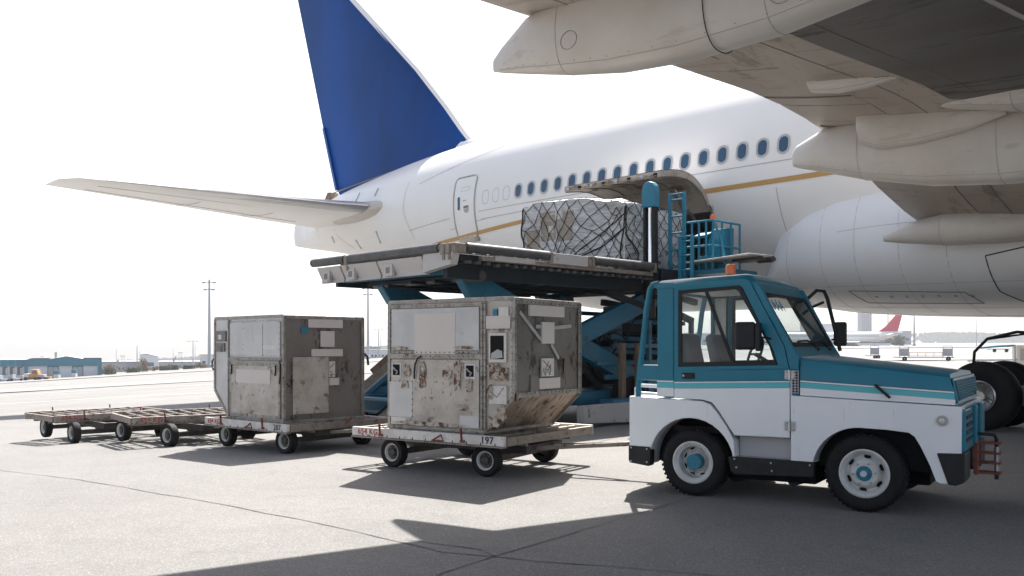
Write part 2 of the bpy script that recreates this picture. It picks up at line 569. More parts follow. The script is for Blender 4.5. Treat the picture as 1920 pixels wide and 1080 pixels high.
ribbon('painted_line', [(20, 48), (60, 60), (110, 80)], .25, 'paint_line', .006)
# ------------------------------------------------------------------ airliner (local x to the nose, local y to port, so starboard points are y=-l)
LC = 21.57
YAW = -.797
NV = Vector((cos(YAW), sin(YAW)))
SV = Vector((sin(YAW), -cos(YAW)))
def AW(a, l, z=0.):
    p = NV * a + SV * (l - LC)
    return Vector((p.x, p.y, z))
AIR = thing('airliner', 'huge white wide-body airliner with blue tail fin and gold stripe, parked with open cargo door', 'airliner', AW(0, 0), YAW)
ST = [(-36.1, 7.12, 6.14, .10), (-35.4, 7.30, 6.02, .17), (-34.5, 7.52, 5.88, .42), (-33, 7.86, 5.66, .85), (-31, 8.14, 5.32, 1.3), (-29, 8.34, 4.95, 1.72),
      (-27, 8.52, 4.55, 2.12), (-25, 8.65, 4.13, 2.48), (-23, 8.74, 3.70, 2.77), (-21, 8.78, 3.28, 2.96), (-19, 8.8, 2.9, 3.06), (-17.2, 8.8, 2.66, 3.1), (-15.6, 8.8, 2.6, 3.1), (12, 8.8, 2.6, 3.1), (14, 8.8, 2.6, 3.1)]
def fus(a):
    if a <= ST[0][0]: return ST[0][1:]
    for i in range(len(ST) - 1):
        if ST[i][0] <= a <= ST[i + 1][0]:
            p0 = ST[max(0, i - 1)]; p1 = ST[i]; p2 = ST[i + 1]; p3 = ST[min(len(ST) - 1, i + 2)]
            h = p2[0] - p1[0]
            t = (a - p1[0]) / h
            out = []
            for k in (1, 2, 3):
                m1 = (p2[k] - p0[k]) / (p2[0] - p0[0]) * h if p0 is not p1 else (p2[k] - p1[k])
                m2 = (p3[k] - p1[k]) / (p3[0] - p1[0]) * h if p3 is not p2 else (p2[k] - p1[k])
                if a > -15.6: m1 = m2 = 0
                elif a > -17.2: m2 = 0
                t2, t3 = t * t, t * t * t
                out.append((2 * t3 - 3 * t2 + 1) * p1[k] + (t3 - 2 * t2 + t) * m1 + (-2 * t3 + 3 * t2) * p2[k] + (t3 - t2) * m2)
            return out
    return ST[-1][1:]
def fl(a, z, off=0.):
    """starboard point of the skin at station a, height z, pushed out by off"""
    T, B, W = fus(a)
    zc, hz = (T + B) / 2, (T - B) / 2
    q = max(-1, min(1, (z - zc) / hz))
    c = sqrt(max(0, 1 - q * q))
    nrm = Vector((0, -c / W, q / hz)).normalized()
    return Vector((a, -W * c, z)) + nrm * off

CD = (-15.1, -12.15, 3.30, 4.95)      # cargo door aperture: a0,a1,z0,z1
angs = [-pi / 2 + 2 * pi * k / 72 for k in range(72)]
s0 = math.asin((CD[2] - 5.7) / 3.1)
s1 = math.asin((CD[3] - 5.7) / 3.1)
def snap(v):
    i = min(range(72), key=lambda k: abs(angs[k] - v))
    angs[i] = v
    return i
# starboard is y<0, angle measured so that y=-W cos, z=zc+hz sin
i0, i1 = snap(s0), snap(s1)
stat = sorted(set([-36.1, -35.75, -35.4, -35, -34.5] + [-34 + .5 * k for k in range(37)] + [CD[0], CD[1]] + [-10, -8, -6, -4, -2, 0, 4, 8, 12, 14]))
stat = [s_ for s_ in stat if not (CD[0] < s_ < CD[1] and s_ not in CD)] 
vs, fs = [], []
for a in stat:
    T, B, W = fus(a)
    for g in angs:
        vs.append((a, -W * cos(g), (T + B) / 2 + (T - B) / 2 * sin(g)))
n = 72
for i in range(len(stat) - 1):
    for k in range(n):
        if abs(stat[i] - CD[0]) < 1e-6 and i0 <= k < i1: continue
        fs.append((i * n + k, i * n + (k + 1) % n, (i + 1) * n + (k + 1) % n, (i + 1) * n + k))
fs.append(tuple(range(n)))
MB().add(vs, fs).build('fuselage', 'plane_white', AIR, smooth=True)
# cargo hold behind the aperture
b = MB()
x0, x1, z0, z1 = CD[0] - .02, CD[1] + .02, CD[2] - .02, CD[3] + .02
yo = -2.2
for (p, q, r, s_) in [((x0, yo - .8, z0), (x1, yo - .8, z0), (x1, 1, z0), (x0, 1, z0)), ((x0, yo - .9, z1), (x1, yo - .9, z1), (x1, 1, z1), (x0, 1, z1)),
                     ((x0, yo - .8, z0), (x0, 1, z0), (x0, 1, z1), (x0, yo - .8, z1)), ((x1, yo - .8, z0), (x1, 1, z0), (x1, 1, z1), (x1, yo - .8, z1)),
                     ((x0, 1, z0), (x1, 1, z0), (x1, 1, z1), (x0, 1, z1))]:
    b.quad(p, q, r, s_)
b.build('cargo_hold', 'tug_grey', AIR, fix=False)

def strip(name, pts, wd, m, off=.006, parent=AIR, n=1):
    """thin band that lies on the skin; pts are (a,z)"""
    b = MB()
    P = []
    for i in range(len(pts) - 1):
        a, c = Vector(pts[i]), Vector(pts[i + 1])
        k = max(1, int((c - a).length / .25))
        for j in range(k): P.append(a.lerp(c, j / k))
    P.append(Vector(pts[-1]))
    L = []
    for i, p in enumerate(P):
        t = (P[min(i + 1, len(P) - 1)] - P[max(i - 1, 0)])
        nn = Vector((-t.y, t.x)).normalized()
        for j in range(n + 1):
            q = p + nn * (wd * (j / n - .5))
            L.append(fl(q.x, q.y, off))
    m1 = n + 1
    b.add(L, [(i * m1 + j, i * m1 + j + 1, (i + 1) * m1 + j + 1, (i + 1) * m1 + j) for i in range(len(P) - 1) for j in range(n)])
    return b.build(name, m, parent, smooth=True, fix=False)

strip('gold_stripe', [(-28.2, 4.86), (-26.5, 4.90), (-24, 4.98), (-21.5, 5.08), (-18.5, 5.25), (-15.1, 5.32), (-9, 5.36), (2, 5.36)], .11, 'gold', .012, n=2)
for pts in ([(-21.3, 8.3), (-17, 8.42), (-10, 8.44), (0, 8.44)], [(-20.5, 5.75), (-15, 5.78), (-8.5, 5.78)], [(-24.5, 5.3), (-24.9, 6.3), (-24.8, 7.3)], [(-24.7, 5.6), (-22, 5.7)],
            [(-24, 7.1), (-21.5, 7.55), (-19, 8.0), (-17, 8.2)], [(-12.1, 5.0), (-12.05, 4.2), (-12.1, 3.5)], [(-10.4, 5.2), (-10.3, 4)], [(-20.4, 5.5), (-18, 5.55), (-15.2, 5.56)],
            [(-33, 6.2), (-33.05, 7.2)], [(-34.4, 6.2), (-34.4, 7.2)], [(-30, 5.5), (-31, 6.1), (-31, 6.4)]):
    strip('skin_joint', pts, .018, 'seam_soft', .007)

def roundrect(w_, h_, r, n=5):
    P = []
    for cx, cy, a0 in ((w_ / 2 - r, h_ / 2 - r, 0), (-w_ / 2 + r, h_ / 2 - r, pi / 2), (-w_ / 2 + r, -h_ / 2 + r, pi), (w_ / 2 - r, -h_ / 2 + r, 1.5 * pi)):
        for k in range(n + 1):
            g = a0 + pi / 2 * k / n
            P.append((cx + r * cos(g), cy + r * sin(g)))
    return P
def skin_patch(name, a, z, poly, m, off, parent=AIR):
    vs = [fl(a + x, z + y, off) for x, y in poly] + [fl(a, z, off + .002)]
    k = len(poly)
    return MB().add(vs, [(i, (i + 1) % k, k) for i in range(k)]).build(name, m, parent, smooth=False, fix=False)
def skin_ring(name, a, z, po, pi_, m, off, parent=AIR, depth=.0):
    k = len(po)
    vs = [fl(a + x, z + y, off) for x, y in po] + [fl(a + x, z + y, off + depth) for x, y in pi_]
    return MB().add(vs, [(i, (i + 1) % k, k + (i + 1) % k, k + i) for i in range(k)]).build(name, m, parent, smooth=True, fix=False)
for i in range(17):
    a = -18.69 + .53 * i
    if i == 4 or i == 8: pass
    zz = 6.15
    p = skin_patch('passenger_window', a, zz, roundrect(.24, .37, .115), 'win', .004)
    p_ = skin_ring('window_frame', a, zz, roundrect(.315, .455, .15), roundrect(.225, .355, .11), 'win_frame', .014, p, -.006)
for i in range(3):
    a = -20.15 + .47 * i
    skin_ring('window_plug', a, 6.15, roundrect(.29, .43, .14), roundrect(.265, .405, .13), 'seam_soft', .006)
p = skin_patch('drain_port', -9.4, 6.12, roundrect(.12, .12, .059), 'seam_soft', .004)
skin_patch('port_hole', -9.4, 6.12, roundrect(.06, .06, .029), 'dark', .009, p)

# passenger door with raised surround, handle and sill
DA, DZ = -21.22, 5.98
dr = roundrect(1.03, 1.86, .16)
def skin_grid(name, a0, a1, z0, z1, off, m, parent, na=6, nz_=12):
    L = [fl(a0 + (a1 - a0) * i / na, z0 + (z1 - z0) * j / nz_, off) for i in range(na + 1) for j in range(nz_ + 1)]
    return MB().add(L, [(i * (nz_ + 1) + j, (i + 1) * (nz_ + 1) + j, (i + 1) * (nz_ + 1) + j + 1, i * (nz_ + 1) + j + 1) for i in range(na) for j in range(nz_)]).build(name, m, parent, smooth=True, fix=False)
door = skin_grid('passenger_door', DA - .5, DA + .5, DZ - .92, DZ + .92, .012, 'plane_white', AIR)
dense = []
P = roundrect(1.08, 1.92, .17)
for i in range(len(P)):
    u, v = Vector(P[i]), Vector(P[(i + 1) % len(P)])
    k = max(1, int((v - u).length / .12))
    for j in range(k): dense.append(u.lerp(v, j / k))
MB().tube([fl(DA + q.x, DZ + q.y, .012) for q in dense] + [fl(DA + dense[0].x, DZ + dense[0].y, .012)], .022, 6).build('door_surround', 'win_frame', door, smooth=True)
skin_patch('door_window', DA - .25, DZ + .12, roundrect(.13, .42, .06), 'win', .022, door)
skin_patch('door_handle', DA + .13, DZ - .02, roundrect(.26, .07, .02), 'seam', .024, door)
skin_patch('door_handle_plate', DA + .13, DZ - .12, [(-.14, .05), (-.1, -.05), (0, -.09), (.1, -.05), (.14, .05)], 'seam_soft', .02, door)
skin_patch('door_mark', DA + .05, DZ + .18, roundrect(.17, .03, .01), 'gold', .022, door)
skin_ring('door_hatch', DA + .05, DZ + .55, roundrect(.42, .13, .03), roundrect(.40, .11, .025), 'seam_soft', .016, door)
MB().beam(fl(DA - .52, DZ - 1.02, .02), fl(DA + .55, DZ - 1.02, .02), .1, .14).build('door_sill', 'plane_flap', AIR, bevel=.02)
strip('door_step_line', [(-22.1, 5.35), (-20.2, 5.5)], .015, 'seam_soft')

# opened cargo door: shell hinged along the top of the aperture
hy, hz_ = -3.03 + .02, 4.98
ly, lz = -5.02, 5.56
N_ = 12
out_, in_ = [], []
for k in range(N_ + 1):
    t = k / N_
    y = hy + (ly - hy) * t
    z = hz_ + (lz - hz_) * t + .42 * sin(pi * t ** .72)
    out_.append((y, z))
for k in range(N_ + 1):
    t = k / N_
    y = hy + (ly - hy) * t
    z = hz_ + (lz - hz_) * t + .42 * sin(pi * t ** .72) - .13 - .02 * sin(pi * t)
    in_.append((y, z))
A0, A1 = CD[0] + .03, CD[1] - .03
b = MB()
sec = out_ + in_[::-1]
b.loft([[(a, y, z) for y, z in sec] for a in (A0, A1)])
cdoor = b.build('cargo_door', 'plane_flap', AIR, smooth=True)
b = MB()
b.add([(a, y, z + .012) for a in (A0 - .005, A1 + .005) for y, z in out_], [(k, k + 1, N_ + 2 + k, N_ + 1 + k) for k in range(N_)])
b.build('outer_skin', 'plane_white', cdoor, smooth=True, fix=False)
for k, a in enumerate([A0 + .12 + (A1 - A0 - .24) * j / 7 for j in range(8)]):
    MB().bb(a - .045, a + .045, ly - .03, ly + .02, lz - .13, lz - .04).build('door_latch', 'dark' if k % 2 else 'steel', cdoor, bevel=.01)
b = MB()
for k in range(30):
    a = A0 + .05 + (A1 - A0 - .1) * random.random()
    b.box((a, ly - .012, lz - .03 - .09 * random.random()), (.03 + .07 * random.random(), .03, .015 + .03 * random.random()))
b.tube([(A0 + .05, ly - .03, lz - .11), (A1 - .05, ly - .03, lz - .11)], .012, 6)
b.build('latch_fittings', 'dolly_metal', cdoor)
b = MB()
def inz(t): return (hy + (ly - hy) * t, hz_ + (lz - hz_) * t + .42 * sin(pi * t ** .72) - .13 - .02 * sin(pi * t))
for a in [A0 + (A1 - A0) * j / 4 for j in range(5)]:
    b.tube([(a + (.03 if a < -13.6 else -.03), inz(t)[0], inz(t)[1] - .01) for t in [k / 10 for k in range(11)]], .014, 5)
for t in (.3, .62):
    b.tube([(A0, inz(t)[0], inz(t)[1] - .008), (A1, inz(t)[0], inz(t)[1] - .008)], .01, 5)
b.build('door_rib', 'seam', cdoor)
for t, a, d in ((.45, -13.4, (.5, .3)), (.7, -14.6, (.12, .12)), (.62, -13.9, (.12, .12)), (.3, -12.7, (.3, .2))):
    y, z = inz(t)
    y2, z2 = inz(t + .1)
    an = atan2(z2 - z, y2 - y)
    MB().box((a, y, z - .012), (d[0], d[1], .02), Matrix.Rotation(atan2(z - z2, y - y2), 3, 'X')).build('liner_panel', 'brown_wood', cdoor)
b = MB()
for a in (A0 + .45, A1 - .45):
    MB().tube([(a, hy + .1, hz_ - .35), (a, hy - .75, hz_ + .28)], .035, 8).build('actuator_rod', 'steel', cdoor, smooth=True)
    MB().tube([(a, hy - .3, hz_ - .08), (a, hy - .85, hz_ + .34)], .055, 8).build('door_actuator', 'steel', cdoor, smooth=True)
b = MB()
for x in (CD[0], CD[1]):
    b.tube([fl(x, z, .0) for z in [3.3 + .15 * k for k in range(12)]], .03, 5)
b.tube([fl(CD[0], 3.3), fl(CD[1], 3.3)], .04, 5)
b.tube([fl(CD[0], 4.97, .02), fl(CD[1], 4.97, .02)], .035, 5)
b.build('aperture_seal', 'seam', AIR)

# belly fairing
rings = []
for a, Wd, top, bot, zc in ((-11.7, 1.2, 3.0, 2.68, 2.84), (-11.4, 1.95, 3.32, 2.64, 2.95), (-11.1, 2.32, 3.75, 2.6, 3.08), (-10.85, 2.56, 4.15, 2.58, 3.2), (-10.7, 2.7, 4.5, 2.56, 3.35), (-10.5, 2.85, 4.94, 2.54, 3.5), (-9.8, 3.1, 5.28, 2.42, 3.7), (-9.07, 3.2, 5.65, 2.36, 3.75), (-8.1, 3.3, 5.66, 2.3, 3.8), (-6.8, 3.4, 5.66, 2.25, 3.8), (-5, 3.5, 5.66, 2.2, 3.8), (-2, 3.55, 5.6, 2.2, 3.8), (6, 3.55, 5.6, 2.2, 3.8), (13, 3.4, 5.4, 2.3, 3.8)):
    r = []
    hz2 = None
    for k in range(48):
        g = 2 * pi * k / 48
        c, s_ = cos(g), sin(g)
        e = .82
        yy = -Wd * math.copysign(abs(c) ** e, c)
        hz2 = (top - zc) if s_ > 0 else (zc - bot)
        r.append((a, yy, zc + hz2 * math.copysign(abs(s_) ** e, s_)))
    rings.append(r)
BF = MB().loft(rings).build('belly_fairing', 'plane_belly', AIR, smooth=True)
# fairing panel seams drawn as thin raised joints along stations
def fair_pt(a, g, off=.004):
    for i in range(len(rings) - 1):
        if rings[i][0][0] <= a <= rings[i + 1][0][0]:
            t = (a - rings[i][0][0]) / (rings[i + 1][0][0] - rings[i][0][0])
            k = (g % (2 * pi)) / (2 * pi) * 48
            k0 = int(k) % 48
            f = k - int(k)
            def P(r): return Vector(r[k0]).lerp(Vector(r[(k0 + 1) % 48]), f)
            q = P(rings[i]).lerp(P(rings[i + 1]), t)
            c = Vector((q.x, 0, 3.7))
            return q + (q - c).normalized() * off
for a in (-10.2, -9.3, -8.5, -7.55, -6.6, -4.6, -2.4, -1):
    MB().tube([fair_pt(a, radians(g), .0) for g in range(-88, 34, 4)], .0045, 5).build('fairing_seam', 'seam_soft', BF)
for g, a0, a1 in ((-33, -11.1, -3), (6, -8.9, -4), (-62, -10.5, 0), (-80, -9.5, 0)):
    MB().tube([fair_pt(a0 + (a1 - a0) * k / 20, radians(g), .0) for k in range(21)], .0045, 5).build('fairing_seam', 'seam_soft', BF)
def fair_loop(name, pts, r, m):
    P = []
    for i in range(len(pts)):
        p, q = Vector(pts[i]), Vector(pts[(i + 1) % len(pts)])
        for j in range(8):
            s_ = p.lerp(q, j / 8)
            P.append(fair_pt(s_.x, radians(s_.y), .0))
    P.append(P[0])
    MB().tube(P, r, 5, cap=False).build(name, m, BF)
fair_loop('access_panel_edge', [(-8.9, -38), (-6.5, -42), (-6.3, -55), (-8.7, -54)], .011, 'seam')
fair_loop('gear_door_edge', [(-5.9, -14), (-3.0, 2), (-3.0, -62), (-5.3, -64), (-5.85, -42)], .012, 'dark')
b = MB()
for k in range(7):
    a = -8.4 + .33 * k
    for g in (-45, -46.5): b.tube([fair_pt(a, radians(g), .006), fair_pt(a + .06, radians(g), .006)], .008, 4)
b.build('panel_latches', 'seam', BF, kind='stuff')

# ---------------- fin
def foil(c0, c1, th, axis, n=10):
    """ring of points around a symmetric aerofoil from TE c0 to LE c1"""
    pts = []
    for k in range(n + 1):
        t = k / n
        x = (1 - cos(pi * t)) / 2
        h = th * 5 * (.2969 * sqrt(1 - x) - .126 * (1 - x) - .3516 * (1 - x) ** 2 + .2843 * (1 - x) ** 3 - .1036 * (1 - x) ** 4)
        pts.append((x, h))
    r = [(c0 + (c1 - c0) * x, h * abs(c1 - c0)) for x, h in pts]
    return r + [(x, -h) for x, h in r[-2:0:-1]]
FIN = [(8.0, -32.55, -23.3), (8.6, -32.95, -23.75), (9.0, -33.1, -24.15), (9.4, -33.25, -24.55), (10.46, -33.63, -25.5), (12.2, -34.22, -27.2), (16.2, -35.58, -31.6), (18.2, -36.26, -34.0)]
def ring_fin(z, te, le, th=.085):
    return [(x, y, z) for x, y in foil(te, le, th, 'z')]
def split_fin(f0, f1):
    out = []
    for z, te, le in FIN:
        out.append((z, te + (le - te) * f0, te + (le - te) * f1))
    return out
RUD = [(z, te, te + 2.1 * (1 - (z - 8) / 26)) for z, te, le in FIN]
b = MB()
b.loft([ring_fin(z, te, le) for z, te, le in FIN])
fin = b.build('tail_fin', 'tail_blue', AIR, smooth=True)
b = MB()
b.loft([[(te - .17, .03, z), (te + .1, .12, z), (te + .1, -.12, z), (te - .17, -.03, z)] for z, te in ((8.28, -32.72), (11.1, -33.72))])
b.build('rudder_tab', 'tail_blue', fin)
b = MB()
rg = []
for z, te, le in FIN[1:]:
    rg.append([(le + .05, 0, z), (le - .06, .07, z), (le - .2, .12, z), (le - .2, -.12, z), (le - .06, -.07, z)])
b.loft(rg)
b.build('leading_edge', 'plane_white', fin, smooth=True)
b = MB()
b.loft([[(a, sgn * wv, z) for sgn, wv, z in ((1, .34 * k, 8.55), (1, .2 * k, zt - .12), (1, .05 * k, zt), (-1, .05 * k, zt), (-1, .2 * k, zt - .12), (-1, .34 * k, 8.55))] for a, zt, k in ((-25.2, 9.2, 1), (-24.2, 9.05, 1), (-23.4, 8.92, .9), (-22.6, 8.83, .7), (-21.8, 8.8, .3))])
b.build('fin_fillet', 'plane_white', AIR, smooth=True)
b = MB()
b.prism([(-33.6, 7.72), (-33.05, 7.72), (-32.95, 8.2), (-33.2, 8.22)], -.22, .22)
b.build('tail_actuator_housing', 'brown_wood', AIR, bevel=.03)
for p_, q_ in (((-32.9, 8.16), (-28.5, 8.42)),):
    MB().tube([(p_[0], -.12, p_[1]), (q_[0], -.33, q_[1])], .03, 6).build('fin_base_seal', 'seam', fin)
MB().prism([(-12.5, 8.78), (-11.9, 8.78), (-12.15, 9.15), (-12.3, 9.15)], -.02, .02).build('blade_antenna', 'plane_white', AIR)

# ---------------- tailplanes
for sgn in (-1, 1):
    rg = []
    for l, te, le, z, th in ((.6, -33.2, -26.2, 6.62, .075), (2.0, -33.3, -26.9, 6.70, .085), (3.2, -33.5, -27.75, 6.78, .085), (6, -34.05, -29.6, 7.03, .08), (9.8, -34.95, -32.2, 7.37, .075), (10.5, -35.15, -32.75, 7.44, .06), (10.85, -35.25, -33.6, 7.47, .03)):
        rg.append([(x, sgn * l, z + h) for x, h in foil(te, le, th, 'y')])
    t = MB().loft(rg).build('tailplane', 'plane_white', AIR, smooth=True)
    rg = []
    for l, le, z, th in ((2.35, -27.12, 6.725, .21), (3.2, -27.75, 6.78, .20), (6, -29.6, 7.03, .15), (9.8, -32.2, 7.37, .09)):
        rg.append([(le + .03, sgn * l, z), (le - .12, sgn * l, z + .5 * th), (le - .45, sgn * l, z + .95 * th), (le - .47, sgn * l, z), (le - .45, sgn * l, z - .95 * th), (le - .12, sgn * l, z - .5 * th)])
    MB().loft(rg).build('leading_edge', 'le_metal', t, smooth=True)
    rg = []
    for l, te, le, z, th in ((.8, -32, -25.6, 6.6, .10), (1.6, -32, -25.75, 6.63, .105), (2.1, -32.2, -26.2, 6.68, .10), (2.34, -32.4, -26.8, 6.71, .088)):
        rg.append([(x, sgn * l, z + h) for x, h in foil(te, le, th, 'y', 12)])
    MB().loft(rg).build('root_fairing', 'fairing', t, smooth=True)
    for f in (.27, .72):
        MB().tube([(te + (le - te) * f, sgn * l, z - .078 * abs(le - te) * (.5 if f > .5 else .36)) for l, te, le, z in ((2.6, -33.4, -27.3, 6.74), (6, -34.05, -29.6, 7.03), (9.8, -34.95, -32.2, 7.37))], .012, 4).build('hinge_line', 'seam_soft', t)
    for l in (4.2, 6.6):
        te, le, z = -33.7 - (l - 4.2) * .21, -28.5 - (l - 4.2) * .66, 6.88 + (l - 4.2) * .09
        MB().tube([(te + (le - te) * k, sgn * l, z - .09 * (le - te) * sin(pi * k) * .5) for k in (.1, .3, .5, .7, .95)], .01, 4).build('skin_joint', 'seam_soft', t)
for (a, z, h) in ((-27.3, 5.65, .7), (-29.4, 5.6, .55), (-31.6, 6.0, .4), (-27.3, 7.3, .5), (-29.0, 7.35, .6)):
    MB().beam(fl(a, z - h * .3, .02), fl(a + .05, z + h * .3, .02), .07, .03).build('scuff_plate', 'le_metal', AIR, bevel=.02)

# ---------------- starboard and port wings
WS = [(2.4, -7.05, 3.80, 8.4), (4, -7.15, 4.20, 7.3), (5.2, -7.15, 4.52, 6.5), (7.3, -7.0, 5.08, 5.2), (8.2, -7.0, 5.22, 4.6), (8.9, -7.05, 5.32, 4.1), (9.5, -7.18, 5.42, 3.75), (11.0, -7.8, 5.70, 2.8), (12.9, -8.3, 5.93, 1.4), (14.3, -8.65, 6.06, .5), (18, -9.5, 6.4, -2.0), (22, -10.5, 6.8, -4.7), (30.4, -12.9, 7.7, -10.6)]
def wsec(l):
    for i in range(len(WS) - 1):
        if WS[i][0] <= l <= WS[i + 1][0]:
            t = (l - WS[i][0]) / (WS[i + 1][0] - WS[i][0])
            return [WS[i][k] + (WS[i + 1][k] - WS[i][k]) * t for k in (1, 2, 3)]
def wlow(l, d, off=0.):
    te, z, le = wsec(l)
    C = le - te
    return z - .046 * C * sin(pi * min(1, d / C) ** .85) + off
def wup(l, d):
    te, z, le = wsec(l)
    C = le - te
    return z + .03 + .06 * C * sin(pi * min(1, d / C) ** .7)
def wing_piece(name, ls, d0, d1, m, parent, sgn, nd=8, lift=0., smooth=True):
    rg = []
    for l in ls:
        te, z, le = wsec(l)
        C = le - te
        e0 = d0(l) if callable(d0) else d0
        e1 = d1(l) if callable(d1) else d1
        e1 = min(e1, C)
        lo = [(te + e0 + (e1 - e0) * k / nd, sgn * l, wlow(l, e0 + (e1 - e0) * k / nd) + lift) for k in range(nd + 1)]
        up = [(te + e0 + (e1 - e0) * k / nd, sgn * l, wup(l, e0 + (e1 - e0) * k / nd)) for k in range(nd, -1, -1)]
        rg.append(lo + up)
    return MB().loft(rg).build(name, m, parent, smooth=smooth)
FD = lambda l: (5.4 if l <= 8.2 else 5.4 - 2.9 * sm((l - 8.2) / .7)) if l < 8.9 else (2.5 if l < 14.3 else max(.8, 2.5 - (l - 14.3) * .1))
FL = lambda l: 1.45 if l < 14.3 else max(.5, 1.45 - (l - 14.3) * .06)
for sgn in (-1, 1):
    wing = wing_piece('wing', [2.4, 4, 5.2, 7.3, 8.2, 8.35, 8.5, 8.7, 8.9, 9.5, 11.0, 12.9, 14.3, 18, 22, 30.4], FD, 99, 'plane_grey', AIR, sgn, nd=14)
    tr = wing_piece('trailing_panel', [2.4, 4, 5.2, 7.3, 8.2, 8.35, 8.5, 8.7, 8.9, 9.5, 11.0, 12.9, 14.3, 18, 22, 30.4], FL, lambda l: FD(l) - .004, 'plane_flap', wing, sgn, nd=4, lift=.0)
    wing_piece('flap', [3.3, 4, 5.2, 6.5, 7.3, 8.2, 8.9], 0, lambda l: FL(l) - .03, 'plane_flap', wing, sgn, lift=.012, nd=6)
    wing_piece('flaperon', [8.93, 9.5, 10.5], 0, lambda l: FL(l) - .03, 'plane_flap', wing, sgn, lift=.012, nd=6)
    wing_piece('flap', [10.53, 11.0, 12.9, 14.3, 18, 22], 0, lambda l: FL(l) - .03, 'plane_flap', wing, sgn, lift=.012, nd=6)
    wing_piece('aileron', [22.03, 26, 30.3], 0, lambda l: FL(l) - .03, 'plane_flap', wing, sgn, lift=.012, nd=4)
    if sgn == 1: continue
    for d, l0, l1, r, mm in ((1.0, 11, 14.2, .008, 'seam_soft'), (2.0, 3.3, 14.2, .01, 'seam'), (2.9, 9, 20, .012, 'seam'), (4.6, 8, 20, .03, 'seam_soft'), (5.6, 8, 20, .02, 'dark')):
        P = []
        for k in range(30):
            l = l0 + (l1 - l0) * k / 29
            P.append((wsec(l)[0] + d, -l, wlow(l, d) + .004))
        MB().tube(P, r, 5).build('skin_joint', mm, wing)
    for l, d0, d1 in ((9.3, .05, 1.4), (9.9, 1.5, 2.4), (12.4, 1.5, 6), (7.9, .1, 1.4), (7.2, 1.5, 3.5)):
        MB().tube([(wsec(l)[0] + d0 + (d1 - d0) * k / 10, -l, wlow(l, d0 + (d1 - d0) * k / 10) + .003) for k in range(11)], .011, 5).build('skin_joint', 'seam', wing)
    # round access covers
    for l, d in ((13.5, 4.0), (13.3, 7.0), (11.5, 6.0), (10, 6.2), (12.2, 8.4)):
        te = wsec(l)[0]
        MB().tube([(te + d + .24 * cos(g * pi / 12), -l + .18 * sin(g * pi / 12), wlow(l, d + .24 * cos(g * pi / 12)) + .004) for g in range(25)], .009, 4, cap=False).build('fuel_panel_edge', 'dark', wing)
    def canoe(name, l, prof, wd, m='fairing', n=14):
        """prof: list of (a, ztop, zbot, width factor)"""
        rg = []
        for a, zt, zb, k in prof:
            r = []
            zc, hh = (zt + zb) / 2, (zt - zb) / 2
            for j in range(n * 2):
                g = 2 * pi * j / (n * 2)
                c, s_ = cos(g), sin(g)
                r.append((a, -l + wd * k * math.copysign(abs(c) ** .8, c), zc + hh * math.copysign(abs(s_) ** .85, s_)))
            rg.append(r)
        o = MB().loft(rg).build(name, m, wing, smooth=True)
        def ang_pt(i, g, off=.002):
            a, zt, zb, k = prof[i]
            c, s_ = cos(g), sin(g)
            return Vector((a, -l - (wd * k + off) * math.copysign(abs(c) ** .8, c), (zt + zb) / 2 + ((zt - zb) / 2 + off) * math.copysign(abs(s_) ** .85, s_)))
        idx = list(range(1, len(prof) - 1))
        MB().tube([ang_pt(i, radians(-52)) for i in idx], .004, 4).build('fairing_joint', 'seam_soft', o)
        if len(prof) > 6:
            for i in (idx[len(idx) // 3], idx[2 * len(idx) // 3]):
                MB().tube([ang_pt(i, radians(g)) for g in range(-130, 41, 10)], .003, 4).build('fairing_joint', 'seam_soft', o)
            b = MB()
            for i in range(idx[0], idx[-1]):
                for q in range(3):
                    p = ang_pt(i, radians(-46), .003).lerp(ang_pt(i + 1, radians(-46), .003), q / 3)
                    b.box(p, (.009, .005, .009))
            b.build('fairing_screws', 'seam', o, kind='stuff')
        return o
    fa = canoe('flap_track_fairing', 13.12, [(-9.0, 5.53, 5.36, .06), (-8.8, 5.66, 5.30, .22), (-8.3, 5.92, 5.18, .5), (-7.6, 6.0, 5.02, .78), (-6.8, 6.0, 4.88, .95), (-5.8, 5.98, 4.80, 1), (-4.7, 5.95, 4.82, 1), (-3.6, 5.9, 4.95, .9), (-2.4, 5.8, 5.08, .6), (-1.4, 5.6, 5.3, .15)], .36)
    MB().tube([(-5.4, -13.12 + .375 * math.copysign(abs(cos(g)) ** .8, cos(g)), 5.39 + .60 * math.copysign(abs(sin(g)) ** .85, sin(g))) for g in [radians(x) for x in range(-180, 181, 10)]], .006, 5, cap=False).build('fairing_joint', 'dark', fa)
    for a, dz in ((-7.3, -.05), (-4.6, .05), (-4.5, -.25)):
        MB().tube([(a + .13 * cos(g * pi / 8), -13.12 - .365 + (.03 if dz < -.2 else 0) + .02 * abs(dz), 5.35 + dz + .11 * sin(g * pi / 8)) for g in range(17)], .005, 4, cap=False).build('inspection_cover', 'seam', fa)
    canoe('flap_track_fairing', 7.78, [(-7.42, 4.84, 4.58, .15), (-7.35, 4.92, 4.55, .25), (-6.9, 5.1, 4.42, .5), (-6.2, 5.15, 4.2, .8), (-5.2, 5.15, 3.98, 1), (-4.2, 5.1, 3.88, 1), (-3.0, 5.0, 3.86, 1), (-1.6, 4.8, 3.95, .85), (0, 4.5, 4.1, .4)], .42)
    canoe('hinge_fairing', 8.26, [(-6.1, 5.15, 4.80, .5), (-6.03, 5.15, 4.64, .85), (-5.8, 5.15, 4.54, 1), (-5.2, 5.1, 4.53, 1), (-4.6, 5.05, 4.6, .8), (-4.05, 4.95, 4.74, .2)], .2)
